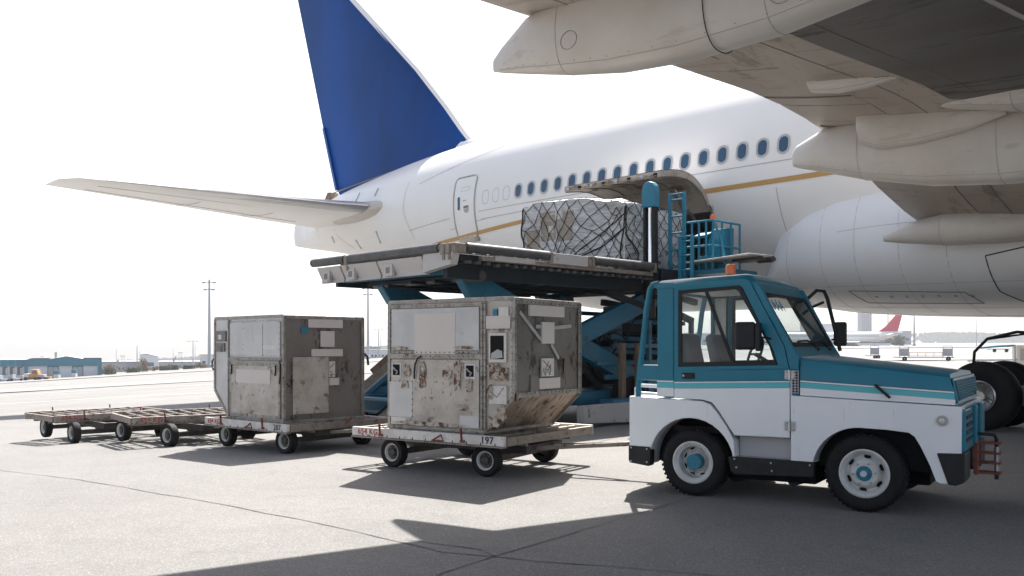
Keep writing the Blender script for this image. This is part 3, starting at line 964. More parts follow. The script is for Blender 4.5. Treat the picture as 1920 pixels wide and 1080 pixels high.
    canoe('flap_track_fairing', 3.95, [(-7.55, 3.78, 3.66, .2), (-7.2, 3.95, 3.60, .5), (-6.4, 4.1, 3.5, .9), (-5.4, 4.1, 3.46, 1), (-4.2, 4.0, 3.5, 1), (-2.5, 3.9, 3.55, .8), (-1, 3.8, 3.6, .3)], .38)
    canoe('hinge_fairing', 9.8, [(-6.12, 5.42, 5.26, .5), (-6.06, 5.42, 5.14, .9), (-5.7, 5.42, 5.06, 1), (-5.3, 5.4, 5.05, .9), (-4.9, 5.35, 5.09, .55), (-4.62, 5.3, 5.17, .1)], .16)
    canoe('flap_track_fairing', 8.62, [(-5.1, 5.12, 5.02, .1), (-4.6, 5.15, 4.86, .5), (-3.8, 5.15, 4.68, .85), (-2.8, 5.1, 4.55, 1), (-1.3, 5.0, 4.46, 1), (.8, 4.9, 4.5, .6), (2, 4.8, 4.6, .2)], .4)

# ---------------- right main landing gear (six wheels on a truck beam)
LG = bpy.data.objects.new('main_landing_gear', None)
COL.objects.link(LG)
LG.parent = AIR
LG.location = (-4.55, -2.5, 0)
R_ = .66
tyre_prof = [(.28, -.2), (.4, -.235), (.55, -.24), (.62, -.2), (.655, -.12), (.66, 0), (.655, .12), (.62, .2), (.55, .24), (.4, .235), (.28, .2)]
for k, ax in enumerate((-1.47, 0, 1.47)):
    for y in (-.62, .62):
        t = MB().lathe(tyre_prof, (ax, y, R_), 48).build('tyre', 'black_rubber', LG, smooth=True)
        sg = 1 if y > 0 else -1
        rm = MB().lathe([(.30, sg * .23), (.275, sg * .245), (.25, sg * .22), (.235, sg * .1), (.1, sg * .08), (.09, sg * .2), (0.001, sg * .2)], (ax, y, R_), 32).build('wheel_rim', 'steel', LG, smooth=True)
b = MB()
for j in range(18):
    g = 2 * pi * j / 18
    b.beam((-1.47 + .11 * cos(g), -.62 - .13, R_ + .11 * sin(g)), (-1.47 + .24 * cos(g), -.62 - .17, R_ + .24 * sin(g)), .018, .018)
b.build('wheel_spoke', 'steel', LG)
MB().beam((-1.7, 0, R_), (1.7, 0, R_), .34, .38).build('truck_beam', 'tug_grey', LG, bevel=.05)
MB().tube([(0, 0, R_), (.1, .05, 4.2)], .21, 16).build('shock_strut', 'tug_grey', LG, smooth=True)
MB().beam((-.2, .1, 1.2), (-.95, .4, 1.95), .16, .2).build('torque_link', 'tug_grey', LG, bevel=.02)
MB().beam((.2, -.1, 1.4), (2.0, -.5, 3.4), .14, .14).build('drag_brace', 'tug_grey', LG, bevel=.02)
MB().prism([(-.35, 2.0), (.6, 2.0), (1.0, 3.6), (-.2, 3.6)], -1.05, -1.0).build('gear_door', 'tug_grey', LG, bevel=.01)
MB().tube([(-1.75, -.3, 1.25), (-1.72, -.33, 1.5), (-1.5, -.3, 1.75), (-1.0, -.25, 1.88), (-.2, -.2, 1.82), (.4, -.2, 1.9), (1.4, -.2, 2.3)], .03, 8).build('brake_hose', 'hydraulic_hose', LG, smooth=True)
MB().tube([(-1.5, -.28, 1.74), (-1.0, -.22, 1.82), (-.6, -.2, 1.87), (.0, -.22, 1.83)], .018, 8).build('brake_hose', 'hydraulic_hose', LG, smooth=True)
MB().tube([(-.75, -.2, 1.28), (-.7, -.2, 1.78)], .02, 6).tube([(-.55, -.2, 1.28), (-.7, -.22, 1.74)], .03, 6).build('hose_bracket', 'tug_grey', LG)
# ------------------------------------------------------------------ baggage tractor
TY = radians(-33)
TUG = thing('baggage_tractor', 'teal blue and white baggage tractor with glazed cab, orange beacon and red nose coupling', 'tractor', (1.97, 9.62, 0), TY)
TW = 1.75
def arc(cx, cz, r, a0, a1, n=12):
    return [(cx + r * cos(radians(a0 + (a1 - a0) * k / n)), cz + r * sin(radians(a0 + (a1 - a0) * k / n))) for k in range(n + 1)]
# rear body with wheel arch
ra = arc(-.07, .36, .475, 172, 8, 16)
rear = [(-.79, .305), (-.79, 1.05), (.06, 1.02), (.15, .99), (.23, .9), (.33, .76), (.405, .62), (.42, .42)] + [(x, z) for x, z in ra[::-1] if z > .42][:] + [(-.55, .305)]
MB().prism(rear, 0, .28).build('rear_fender', 'tug_white', TUG, bevel=.02)
MB().prism(rear, TW - .28, TW).build('rear_fender', 'tug_white', TUG, bevel=.02)
MB().prism([(-.785, .38), (-.785, 1.03), (.1, 1.0), (.42, .66), (.42, .5), (.2, .9), (-.4, .9), (-.6, .38)], .28, TW - .28).build('rear_body', 'tug_white', TUG)
MB().prism([(-.60, .32), (-.5, .86), (.36, .86), (.42, .32)], .02 + .26, TW - .28).build('wheel_well', 'dark', TUG)
# front body
fa_ = arc(1.66, .36, .455, 175, 90, 12)
front = [(1.0, 1.108), (1.0, .9), (1.0, .445), (1.225, .445)] + [(x, z) for x, z in fa_ if z > .445] + [(1.9, .808), (2.10, .79), (2.15, .755), (2.2, .67), (2.28, .5), (2.335, .35), (2.37, .335), (2.44, .335), (2.545, .56), (2.55, 1.05)]
MB().prism(front, 0, .24).build('front_fender', 'tug_white', TUG, bevel=.02)
MB().prism(front, TW - .24, TW).build('front_fender', 'tug_white', TUG, bevel=.02)
MB().prism([(1.0, 1.1), (1.0, .5), (1.2, .5), (1.25, .86), (2.1, .86), (2.3, .5), (2.5, .5), (2.52, 1.045)], .24, TW - .24).build('front_body', 'tug_white', TUG)
MB().prism([(1.22, .4), (1.24, .84), (2.1, .84), (2.3, .4)], .23, TW - .23).build('wheel_well', 'dark', TUG)
# sill, step and undercarriage
MB().bb(.42, 1.0, .14, .18, .44, .67).build('step_panel', 'tug_grey', TUG, bevel=.01)
MB().bb(.40, 1.0, .0, .16, .425, .455).build('step_tread', 'tug_grey', TUG, bevel=.008)
MB().prism([(.35, .455), (1.235, .455), (1.225, .30), (.42, .27), (.375, .30)], -.012, .03).build('black_skirt', 'trim_black', TUG, bevel=.008)
MB().bb(.3, 1.2, .2, TW - .2, .2, .45).bb(-.4, 2.2, .6, 1.15, .22, .5).build('chassis', 'dark', TUG, bevel=.02)
MB().tube([(.95, .25, .22), (.95, .6, .2)], .06, 10).tube([(.3, .4, .24), (.3, .9, .22)], .11, 12).build('exhaust', 'trim_black', TUG, smooth=True)
b = MB()
for x, z in ((.42, .43), (.44, .345), (.8, .415), (.81, .335), (1.19, .42)): b.lathe([(.001, -.008), (.009, -.006), (.011, 0)], (x, -.012, z), 8)
for x, z in ((-.76, .48), (-.57, .475), (-.76, .33), (-.57, .33)): b.lathe([(.001, -.008), (.009, -.006), (.011, 0)], (x, -.016, z), 8)
b.build('bolt_heads', 'steel', TUG, kind='stuff')
MB().prism([(-.795, .5), (-.535, .498), (-.525, .44), (-.53, .30), (-.55, .285), (-.78, .31), (-.795, .34)], -.016, .1).build('rear_bumper_pad', 'trim_black', TUG, bevel=.012)
MB().bb(-.82, -.79, .15, TW - .15, .32, .5).build('rear_bumper', 'trim_black', TUG, bevel=.01)
MB().bb(-.93, -.79, TW / 2 - .06, TW / 2 + .06, .38, .5).tube([(-.9, TW / 2, .34), (-.9, TW / 2, .56)], .02, 8).build('tow_hitch', 'trim_black', TUG)
# front bumper blocks and grille
MB().prism([(2.34, .615), (2.575, .625), (2.575, .36), (2.5, .325), (2.435, .33)], -.014, .42).build('front_bumper', 'trim_black', TUG, bevel=.012)
MB().prism([(2.34, .615), (2.575, .625), (2.575, .36), (2.5, .325), (2.435, .33)], TW - .42, TW + .012).build('front_bumper', 'trim_black', TUG, bevel=.012)
MB().bb(2.42, 2.54, .42, TW - .42, .4, .62).build('front_crossbeam', 'trim_black', TUG)
MB().bb(2.535, 2.575, .03, TW - .03, .63, 1.02).build('front_panel', 'tug_blue', TUG, bevel=.012)
b = MB()
b.bb(2.56, 2.61, 1.08, 1.16, .66, 1.03).bb(2.56, 2.61, .62, .70, .66, 1.03)
b.build('bumper_guard', 'tug_blue', TUG, bevel=.015)
b = MB()
for z in (.72, .79, .86, .93): b.bb(2.574, 2.584, .12, .56, z, z + .03)
b.build('front_louvres', 'load_dark', TUG, kind='stuff')
# coupling ladder (red) with pin
b = MB()
for z in (.36, .46, .555, .655): b.bb(2.56, 2.80, TW / 2 - .07, TW / 2 + .07, z - .011, z + .011)
b.bb(2.565, 2.60, TW / 2 - .085, TW / 2 + .085, .34, .68)
b.build('coupling_plates', 'red_rust', TUG, bevel=.004)
MB().tube([(2.76, TW / 2 - .02, .30), (2.76, TW / 2 - .02, .70)], .019, 10).tube([(2.76, TW / 2 - .02, .69), (2.74, TW / 2 - .02, .735), (2.62, TW / 2 - .12, .75), (2.55, TW / 2 - .2, .76)], .016, 8).build('coupling_pin', 'trim_black', TUG, smooth=True)
MB().tube([(2.76, TW / 2 - .02, .38), (2.76, TW / 2 - .02, .62)], .022, 10).build('pin_sleeve', 'steel', TUG, smooth=True)
# hood
hz = lambda x: 1.505 - (x - 1.0) * .112
bz = lambda x: 1.112 - (x - 1.0) * .035
def hood_ring(x, xb, inset=0.):
    y0, y1 = .015 + inset, TW - .015 - inset
    t = hz(x)
    bt = bz(xb)
    return [(xb, y0, bt), (xb, y0, bt + .12), (x + (xb - x) * .4, y0 + .015, t - .10), (x + (xb - x) * .12, y0 + .035, t - .03), (x, y0 + .085, t), (x, (y0 + y1) / 2, t + .02), (x, y1 - .085, t), (x + (xb - x) * .12, y1 - .035, t - .03), (x + (xb - x) * .4, y1 - .015, t - .1), (xb, y1, bt + .12), (xb, y1, bt)]
MB().loft([hood_ring(1.085, 1.085), hood_ring(1.6, 1.6), hood_ring(2.15, 2.17), hood_ring(2.44, 2.50, .004)]).build('hood', 'tug_blue', TUG, smooth=True)
MB().loft([hood_ring(1.0, 1.0), hood_ring(1.074, 1.074)]).build('hood_cowl', 'tug_blue', TUG, smooth=True)
gx = lambda z: 2.452 + (1.345 - z) / .28 * .055
def gq(y0, y1, z0, z1, o=.008): return [(gx(z0) + o, y0, z0), (gx(z0) + o, y1, z0), (gx(z1) + o, y1, z1), (gx(z1) + o, y0, z1)]
MB().add(gq(.04, TW - .04, 1.075, 1.31, .002) + gq(.04, TW - .04, 1.075, 1.31, .014), [(4, 5, 6, 7), (0, 1, 5, 4), (1, 2, 6, 5), (2, 3, 7, 6), (3, 0, 4, 7)]).build('grille_surround', 'tug_blue', TUG, bevel=.005)
MB().add(gq(.10, TW - .10, 1.10, 1.285, .016), [(0, 1, 2, 3)]).build('grille_recess', 'load_dark', TUG, fix=False)
b = MB()
for k in range(40):
    y = .11 + (TW - .22) * k / 39
    b.beam((gx(1.10) + .02, y, 1.10), (gx(1.285) + .02, y, 1.285), .006, .012)
for k in range(8):
    z = 1.105 + .025 * k
    b.beam((gx(z) + .024, .1, z), (gx(z) + .024, TW - .1, z), .008, .006)
b.build('grille_mesh', 'tug_blue', TUG, kind='stuff')
for y in (.2, .44, 1.31, 1.55):
    MB().box((gx(1.2) + .006, y, 1.2), (.02, .15, .12), Matrix.Rotation(radians(-11), 3, 'Y')).build('headlight', 'headlamp', TUG, bevel=.004)
MB().box((gx(1.12) + .036, TW - .3, 1.125), (.004, .16, .04)).build('hood_plate', 'label', TUG)
# painted side stripes (thin sheets 3 mm proud of the body)
def side_quad(nm, x0, x1, zf0, zf1, m, y=-.003, n=8):
    for yy in (y, TW - y):
        b = MB()
        vs = []
        for k in range(n + 1):
            x = x0 + (x1 - x0) * k / n
            vs += [(x, yy, zf0(x)), (x, yy, zf1(x))]
        b.add(vs, [(2 * k, 2 * k + 1, 2 * k + 3, 2 * k + 2) for k in range(n)])
        b.build(nm, m, TUG, fix=False)
zt = lambda x: 1.262 - max(0, x - 1.0) * .054
sx = lambda x: 1.0 + (x - 1)
side_quad('white_side_band', 1.088, 2.494, lambda x: bz(x) + .003, lambda x: zt(x) - .068, 'tug_white', .010)
side_quad('teal_stripe', 1.088, 2.488, lambda x: zt(x) - .066, lambda x: zt(x) - .014, 'tug_teal', .010)
side_quad('white_pinstripe', 1.088, 2.484, lambda x: zt(x) - .010, lambda x: zt(x) + .004, 'tug_white', .010)
side_quad('black_pinstripe', 1.088, 2.484, lambda x: zt(x) + .004, lambda x: zt(x) + .008, 'trim_black', .010)
side_quad('teal_stripe', -.455, -.262, lambda x: 1.152, lambda x: 1.212, 'tug_teal', -.003)
side_quad('white_pinstripe', -.455, -.262, lambda x: 1.216, lambda x: 1.230, 'tug_white', -.003)
MB().tube([(1.80, -.012, 1.235), (1.94, -.03, 1.115)], .014, 8).build('hood_latch', 'trim_black', TUG, smooth=True)
MB().bb(1.008, 1.076, -.004, .02, 1.13, 1.36).build('cowl_plate', 'tug_grey', TUG, bevel=.004)
b = MB()
for k in range(2):
    for j in range(8): b.lathe([(.001, -.006), (.01, -.004), (.011, 0)], (1.026 + .032 * k, -.005, 1.15 + .027 * j), 6)
b.build('cowl_vents', 'dark', TUG, kind='stuff')
b = MB()
b.bb(-.6, -.55, .1, .2, 1.06, 1.08)
# tail lamp / side light near the nose
b2 = MB().lathe([(.05, -.008), (.046, -.02), (.036, -.02), (.03, -.01)], (2.385, 0, .915), 24)
li = b2.build('side_lamp_ring', 'steel', TUG, smooth=True)
MB().lathe([(.034, -.012), (.024, -.022), (.001, -.026)], (2.385, 0, .915), 20).build('side_lamp', 'lens', TUG, smooth=True)
# ---- cab: posts, roof, windows
HT = 2.335
def beam_xz(nm, pts, y0, y1, m, bev=.012):
    return MB().prism(pts, y0, y1).build(nm, m, TUG, bevel=bev)
for (y0, y1) in ((.0, .07), (TW - .07, TW)):
    beam_xz('rear_pillar', [(-.455, 1.06), (-.262, 1.04), (-.262, 2.30), (-.455, 2.30)], y0, y1, 'tug_blue')
    beam_xz('front_pillar', [(.545, 2.29), (.66, 2.27), (1.0, 1.62), (1.075, 1.50), (1.075, 1.36), (.989, 1.36), (.936, 1.60), (.604, 2.237)], y0 + .0, y1, 'tug_blue')
    beam_xz('cowl_side', [(.995, 1.36), (.997, 1.0), (1.0, .68), (1.0, 1.11), (1.005, 1.11), (1.005, 1.36)], y0 + .003, y1, 'tug_white', 0)
beam_xz('lower_rear_wall', [(-.455, 1.06), (-.262, 1.06), (-.262, 1.21), (-.455, 1.21)], -.0005, .075, 'tug_white', 0)
# door
def door_set(y, s):
    ys = (y, y + .045 * s)
    y0, y1 = min(ys), max(ys)
    lower = [(-.256, 1.205), (-.256, 1.035), (.065, 1.03), (.165, 1.0), (.245, .91), (.41, .675), (.985, .68), (.99, 1.245), (.985, 1.262), (-.256, 1.205)][:-1]
    d = MB().prism([(-.256, 1.15), (-.256, 1.045), (.075, 1.035), (.175, 1.01), (.255, .91), (.415, .675), (.985, .68), (.988, 1.185), (-.256, 1.15)][:-1], y0, y1).build('door', 'tug_white', TUG, bevel=.008)
    MB().prism([(-.256, 1.152), (.988, 1.188), (.988, 1.240), (-.256, 1.204)], y0 + .0, y1).build('door_teal_stripe', 'tug_teal', d)
    MB().prism([(-.256, 1.206), (.988, 1.242), (.988, 1.254), (-.256, 1.218)], y0 + .0, y1).build('door_white_stripe', 'tug_white', d)
    MB().prism([(-.256, 1.22), (.985, 1.256), (.975, 1.36), (.90, 1.385), (-.256, 1.345)], y0, y1).build('door_blue_panel', 'tug_blue', d, bevel=.004)
    # upper frame
    o = [(-.256, 1.34), (-.256, 2.255), (.53, 2.285), (.60, 2.235), (.93, 1.60), (.985, 1.36)]
    i = [(-.205, 1.385), (-.205, 2.205), (.465, 2.235), (.50, 2.21), (.82, 1.56), (.865, 1.415)]
    vs = []
    for yy in (y0, y1):
        vs += [(x, yy, z) for x, z in o] + [(x, yy, z) for x, z in i]
    fs = []
    k = len(o)
    for t in (0, 2 * k):
        fs += [(t + j, t + (j + 1) % k, t + k + (j + 1) % k, t + k + j) for j in range(k)]
    fs += [(j, (j + 1) % k, 2 * k + (j + 1) % k, 2 * k + j) for j in range(k)]
    fs += [(k + j, k + (j + 1) % k, 3 * k + (j + 1) % k, 3 * k + j) for j in range(k)]
    MB().add(vs, fs).build('door_frame', 'tug_blue', d, bevel=.006)
    rim = [(x, z) for x, z in i]
    c = (.3, 1.8)
    inn = [(x + (c[0] - x) * .0 + (.032 if x < .2 else -.038), z + (.045 if z < 1.7 else -.035)) for x, z in rim]
    vs = []
    ya, yb = y0 - .006, y1 - .012
    for yy in (ya, yb): vs += [(x, yy, z) for x, z in rim] + [(x, yy, z) for x, z in inn]
    MB().add(vs, fs).build('window_seal', 'trim_black', d, bevel=.003)
    MB().beam((.10, (ya + yb) / 2, 2.20), (.40, (ya + yb) / 2, 1.43), .03, .028, (0, 1, 0)).build('window_divider', 'trim_black', d)
    MB().add([(x, (y0 + y1) / 2, z) for x, z in inn], [tuple(range(k))]).build('window_pane', 'glass', d, fix=False)
    if s > 0:
        MB().bb(-.16, -.02, y0 - .016, y0 + .01, 1.255, 1.32).build('door_handle', 'trim_black', d, bevel=.008)
        MB().lathe([(.001, -.022), (.012, -.02), (.012, 0)], (-.14, y0, 1.288), 10).build('door_lock', 'steel', d)
        for z in (1.315, .80):
            h = MB().bb(.94, 1.04, y0 - .008, y0, z - .045, z + .045).tube([(.99, y0 - .014, z - .05), (.99, y0 - .014, z + .05)], .012, 8)
            for dx in (-.035, .035):
                for dz in (-.03, .03): h.lathe([(.001, -.018), (.01, -.016), (.011, -.006)], (.99 + dx, y0, z + dz), 8)
            h.build('door_hinge', 'steel', d)
door_set(-.004, 1)
door_set(TW + .004, -1)
# roof
rf = []
for y, dz in ((-.012, -.05), (.03, -.008), (.12, .012), (TW / 2, .03), (TW - .12, .012), (TW - .03, -.008), (TW + .012, -.05)):
    rf.append([(-.46, y, 2.235), (-.47, y, 2.30 + dz), (-.44, y, 2.318 + dz), (.0, y, 2.338 + dz), (.50, y, 2.352 + dz), (.565, y, 2.338 + dz), (.615, y, 2.285 + dz), (.62, y, 2.23), (.55, y, 2.25)])
MB().loft(rf).build('roof', 'tug_blue', TUG, smooth=True)
MB().prism([(-.44, 2.22), (.52, 2.24), (.52, 2.262), (-.44, 2.25)], .07, TW - .07).build('headliner', 'label_w', TUG)
MB().prism([(.60, 2.30), (.635, 2.26), (.68, 2.17), (.655, 2.155), (.59, 2.22)], .06, TW - .06).build('windscreen_header', 'tug_blue', TUG, bevel=.008)
wsx = lambda z: .675 + (2.16 - z) / .53 * .30
def wq(y0, y1, z0, z1, o=0): return [(wsx(z0) + o, y0, z0), (wsx(z0) + o, y1, z0), (wsx(z1) + o, y1, z1), (wsx(z1) + o, y0, z1)]
b = MB()
for (a0, a1, b0, b1) in ((.07, TW - .07, 2.13, 2.165), (.07, TW - .07, 1.60, 1.645), (.07, .11, 1.6, 2.16), (TW - .11, TW - .07, 1.6, 2.16)):
    q = wq(a0, a1, b0, b1, .0) + wq(a0, a1, b0, b1, .02)
    b.add(q, [(0, 1, 2, 3), (4, 5, 6, 7), (0, 1, 5, 4), (1, 2, 6, 5), (2, 3, 7, 6), (3, 0, 4, 7)])
b.build('windscreen_seal', 'trim_black', TUG)
MB().add(wq(.1, TW - .1, 1.62, 2.15, .008), [(0, 1, 2, 3)]).build('windscreen', 'glass', TUG, fix=False)
MB().prism([(.97, 1.62), (1.0, 1.61), (1.085, 1.50), (1.085, 1.44), (.99, 1.44)], .06, TW - .06).build('scuttle', 'tug_blue', TUG, bevel=.01)
text_mesh('windscreen_lettering', 'AAA', .19, 'blue_print', TUG, frame_mtx((wsx(2.03) + .016, .36, 2.03), (0, 1, 0), (-.3, 0, .53)))
for y0 in (.55, 1.05):
    MB().tube([(1.02, y0 + .35, 1.575), (1.0, y0 + .28, 1.64), (wsx(1.67) + .03, y0 + .1, 1.665), (wsx(1.66) + .03, y0 - .25, 1.655)], .011, 6).tube([(1.02, y0 + .35, 1.57), (1.04, y0 + .36, 1.555)], .03, 10).build('wiper', 'trim_black', TUG, smooth=True)
# rear wall with window, far side grab frame
b = MB()
b.bb(-.455, -.42, .07, .12, 1.05, 2.24).bb(-.455, -.42, TW - .12, TW - .07, 1.05, 2.24).bb(-.455, -.42, .12, TW - .12, 1.05, 1.36).bb(-.455, -.42, .12, TW - .12, 2.19, 2.24)
b.build('rear_wall', 'tug_blue', TUG)
MB().quad((-.437, .12, 1.36), (-.437, TW - .12, 1.36), (-.437, TW - .12, 2.19), (-.437, .12, 2.19)).build('rear_window', 'glass', TUG, fix=False)
MB().bb(-.418, -.27, TW - .085, TW - .07, 1.2, 2.2).build('pillar_liner', 'label_w', TUG, bevel=.004)
for y in (.045, TW - .045):
    MB().tube([(-.70, y, 1.0), (-.695, y, 1.22), (-.60, y, 2.02), (-.555, y, 2.24), (-.52, y, 2.285), (-.45, y, 2.295)], .032, 10).build('roll_bar', 'tug_blue', TUG, smooth=True)
    MB().bb(-.7, -.45, y - .035, y + .035, 1.23, 1.40).build('roll_bar_base', 'tug_blue', TUG, bevel=.01)
MB().tube([(-.52, .045, 2.285), (-.52, TW - .045, 2.285)], .03, 10).build('roll_bar_cross', 'tug_blue', TUG, smooth=True)
b = MB()
b.tube([(-.73, .06, 1.04), (-.735, .06, 1.13), (-.69, .06, 1.17), (-.46, .06, 1.165)], .022, 8).tube([(-.46, .06, 1.075), (-.71, .06, 1.085)], .018, 8)
b.build('tail_rail', 'tug_white', TUG, smooth=True)
MB().tube([(.66, TW + .02, 2.14), (.78, TW + .1, 2.27), (.86, TW + .12, 2.26), (.9, TW + .12, 2.17), (1.06, TW + .06, 1.55)], .022, 8).tube([(.72, TW + .03, 2.06), (.86, TW + .11, 2.13)], .018, 8).build('mirror_frame', 'trim_black', TUG, smooth=True)
# mirrors
for y, x, sgn in ((-.15, .58, 1), (TW + .15, 1.04, -1)):
    m_ = MB().box((x, y, 1.71 if sgn > 0 else 1.75), (.205 if sgn > 0 else .15, .06, .285), Matrix.Rotation(radians(14), 3, 'Z')).build('door_mirror', 'trim_black', TUG, bevel=.028, seg=3)
    MB().tube([(x + .01, y + .02, 1.72), (x + (.22 if sgn > 0 else -.06), -.0 if sgn > 0 else TW, 1.68)], .011, 6).build('mirror_arm', 'trim_black', m_)
MB().box((.705, -.11, 1.70), (.045, .10, .29)).build('mirror_bracket', 'trim_black', TUG, bevel=.015)
# beacon
bc = MB().lathe([(.062, 0), (.062, .03), (.05, .035)], (.18, .55, 2.365), 24, 'z').build('beacon_base', 'trim_black', TUG, smooth=True)
MB().lathe([(.056, .02), (.058, .09), (.05, .125), (.03, .14), (.001, .143)], (.18, .55, 2.375), 24, 'z').build('beacon', 'orange', TUG, smooth=True)
# interior
def seat(y):
    s_ = bpy.data.objects.new('seat', None)
    COL.objects.link(s_)
    s_.parent = TUG
    s_.location = (.0, y, 0)
    MB().box((.02, 0, 1.22), (.46, .46, .14)).build('cushion', 'seat', s_, bevel=.05, seg=3)
    MB().box((-.22, 0, 1.50), (.12, .44, .5), Matrix.Rotation(radians(-12), 3, 'Y')).build('backrest', 'seat', s_, bevel=.05, seg=3)
seat(.42)
seat(1.28)
MB().bb(-.3, .95, .1, TW - .1, .68, .74).build('cab_floor', 'dark', TUG)
MB().prism([(.72, 1.3), (.99, 1.3), (.99, 1.56), (.9, 1.58), (.76, 1.44)], .1, TW - .1).build('dashboard', 'seat', TUG, bevel=.02)
b = MB()
b.tube([(.50 + .06 * sin(radians(g)), .42 + .19 * cos(radians(g)), 1.52 + .17 * sin(radians(g))) for g in range(0, 361, 15)], .014, 8, cap=False)
b.tube([(.5, .42, 1.52), (.78, .42, 1.35)], .022, 8)
b.tube([(.5, .25, 1.52), (.5, .6, 1.52)], .012, 6)
b.build('steering_wheel', 'trim_black', TUG, smooth=True)
MB().box((.1, .86, 1.24), (.3, .25, .25)).build('centre_console', 'label_w', TUG, bevel=.03)
# wheels
def tug_wheel(x, y, s, R, rear_):
    e = bpy.data.objects.new('wheel', None)
    COL.objects.link(e)
    e.parent = TUG
    e.location = (x, y, R)
    W_ = .125
    rr = R * .60
    MB().lathe([(rr - .01, -W_ * .8), (rr + .02, -W_ * .95), (R * .86, -W_), (R * .94, -W_ * .9), (R * .985, -W_ * .7), (R, -W_ * .35), (R, W_ * .35), (R * .985, W_ * .7), (R * .94, W_ * .9), (R * .86, W_), (rr + .02, W_ * .95), (rr - .01, W_ * .8)], n=56).build('tyre', 'black_rubber', e, smooth=True)
    b = MB()
    for k in range(44):
        g = 2 * pi * k / 44
        for yy in (-.088, .088):
            b.box(((R - .0075) * cos(g), yy, (R - .0075) * sin(g)), (.012, .055, .026), Matrix.Rotation(-g, 3, 'Y'))
    b.build('tread_blocks', 'black_rubber', e, kind='stuff')
    o = -1
    if rear_:
        pf = [(rr + .012, -.118), (rr - .004, -.125), (rr - .02, -.11), (rr - .045, -.085), (rr - .05, .02), (rr - .09, .035), (.11, .035), (.10, .02), (.001, .02)]
    else:
        pf = [(rr + .012, -.118), (rr - .004, -.128), (rr - .018, -.112), (rr - .04, -.085), (rr - .05, -.05), (rr - .07, -.045), (.13, -.10), (.115, -.115), (.08, -.118), (.001, -.118)]
    pf = [(r, h * s) for r, h in pf]
    rm = MB().lathe(pf, n=48).build('rim', 'rim_white', e, smooth=True)
    ho = (.03 if rear_ else -.072) * s
    hole = []
    for k in range(8 if rear_ else 6):
        g = 2 * pi * k / (8 if rear_ else 6) + .4
        r = rr - .062
        hole.append(MB().lathe([(.001, 0), (.026 if rear_ else .024, 0)], (0, 0, 0), 14))
        b = MB()
        vs = []
        for j in range(14):
            q = 2 * pi * j / 14
            u, v = .034 * cos(q), .02 * sin(q)
            rad_ = r + v
            yy = (-.05 - (rr - .07 - rad_ + .02) * .45 if not rear_ else .028) * s - .004 * s
            vs.append((rad_ * cos(g) - u * sin(g), yy, rad_ * sin(g) + u * cos(g)))
        b.add(vs, [tuple(range(14))]).build('rim_slot', 'dark', e, fix=False)
    b = MB()
    for k in range(6):
        g = 2 * pi * k / 6 + .1
        r = .105 if not rear_ else .125
        y0 = -.112 * s if not rear_ else .03 * s
        b.tube([(r * cos(g), y0, r * sin(g)), (r * cos(g), y0 - .022 * s, r * sin(g))], .010, 6)
    b.build('wheel_nuts', 'steel', e, kind='stuff')
    if rear_:
        MB().lathe([(.001, -.085 * s), (.078, -.085 * s), (.084, -.078 * s), (.084, .03 * s)], n=32).build('hub', 'load_bright', e, smooth=True)
        b = MB()
        for k in range(8):
            g = 2 * pi * k / 8
            b.lathe([(.001, -.092 * s), (.007, -.09 * s), (.008, -.08 * s)], (.066 * cos(g), 0, .066 * sin(g)), 6)
        b.build('hub_bolts', 'dolly_metal', e, kind='stuff')
    else:
        MB().lathe([(.001, -.128 * s), (.068, -.128 * s), (.074, -.12 * s), (.074, -.1 * s)], n=32).build('hub', 'load_bright', e, smooth=True)
        MB().lathe([(.001, -.162 * s), (.026, -.16 * s), (.031, -.15 * s), (.031, -.12 * s)], n=24).build('hub_cap', 'rim_white', e, smooth=True)
        b = MB()
        for k in range(10):
            g = 2 * pi * k / 10
            b.lathe([(.001, -.134 * s), (.005, -.132 * s), (.006, -.12 * s)], (.058 * cos(g), 0, .058 * sin(g)), 6)
        b.build('hub_bolts', 'load_dark', e, kind='stuff')
tug_wheel(-.05, .13, 1, .36, True)
tug_wheel(-.05, TW - .13, -1, .36, True)
tug_wheel(1.70, .12, 1, .375, False)
tug_wheel(1.70, TW - .12, -1, .375, False)
MB().tube([(-.05, .2, .36), (-.05, TW - .2, .36)], .06, 10).tube([(1.7, .2, .37), (1.7, TW - .2, .37)], .05, 10).build('axle', 'dark', TUG)

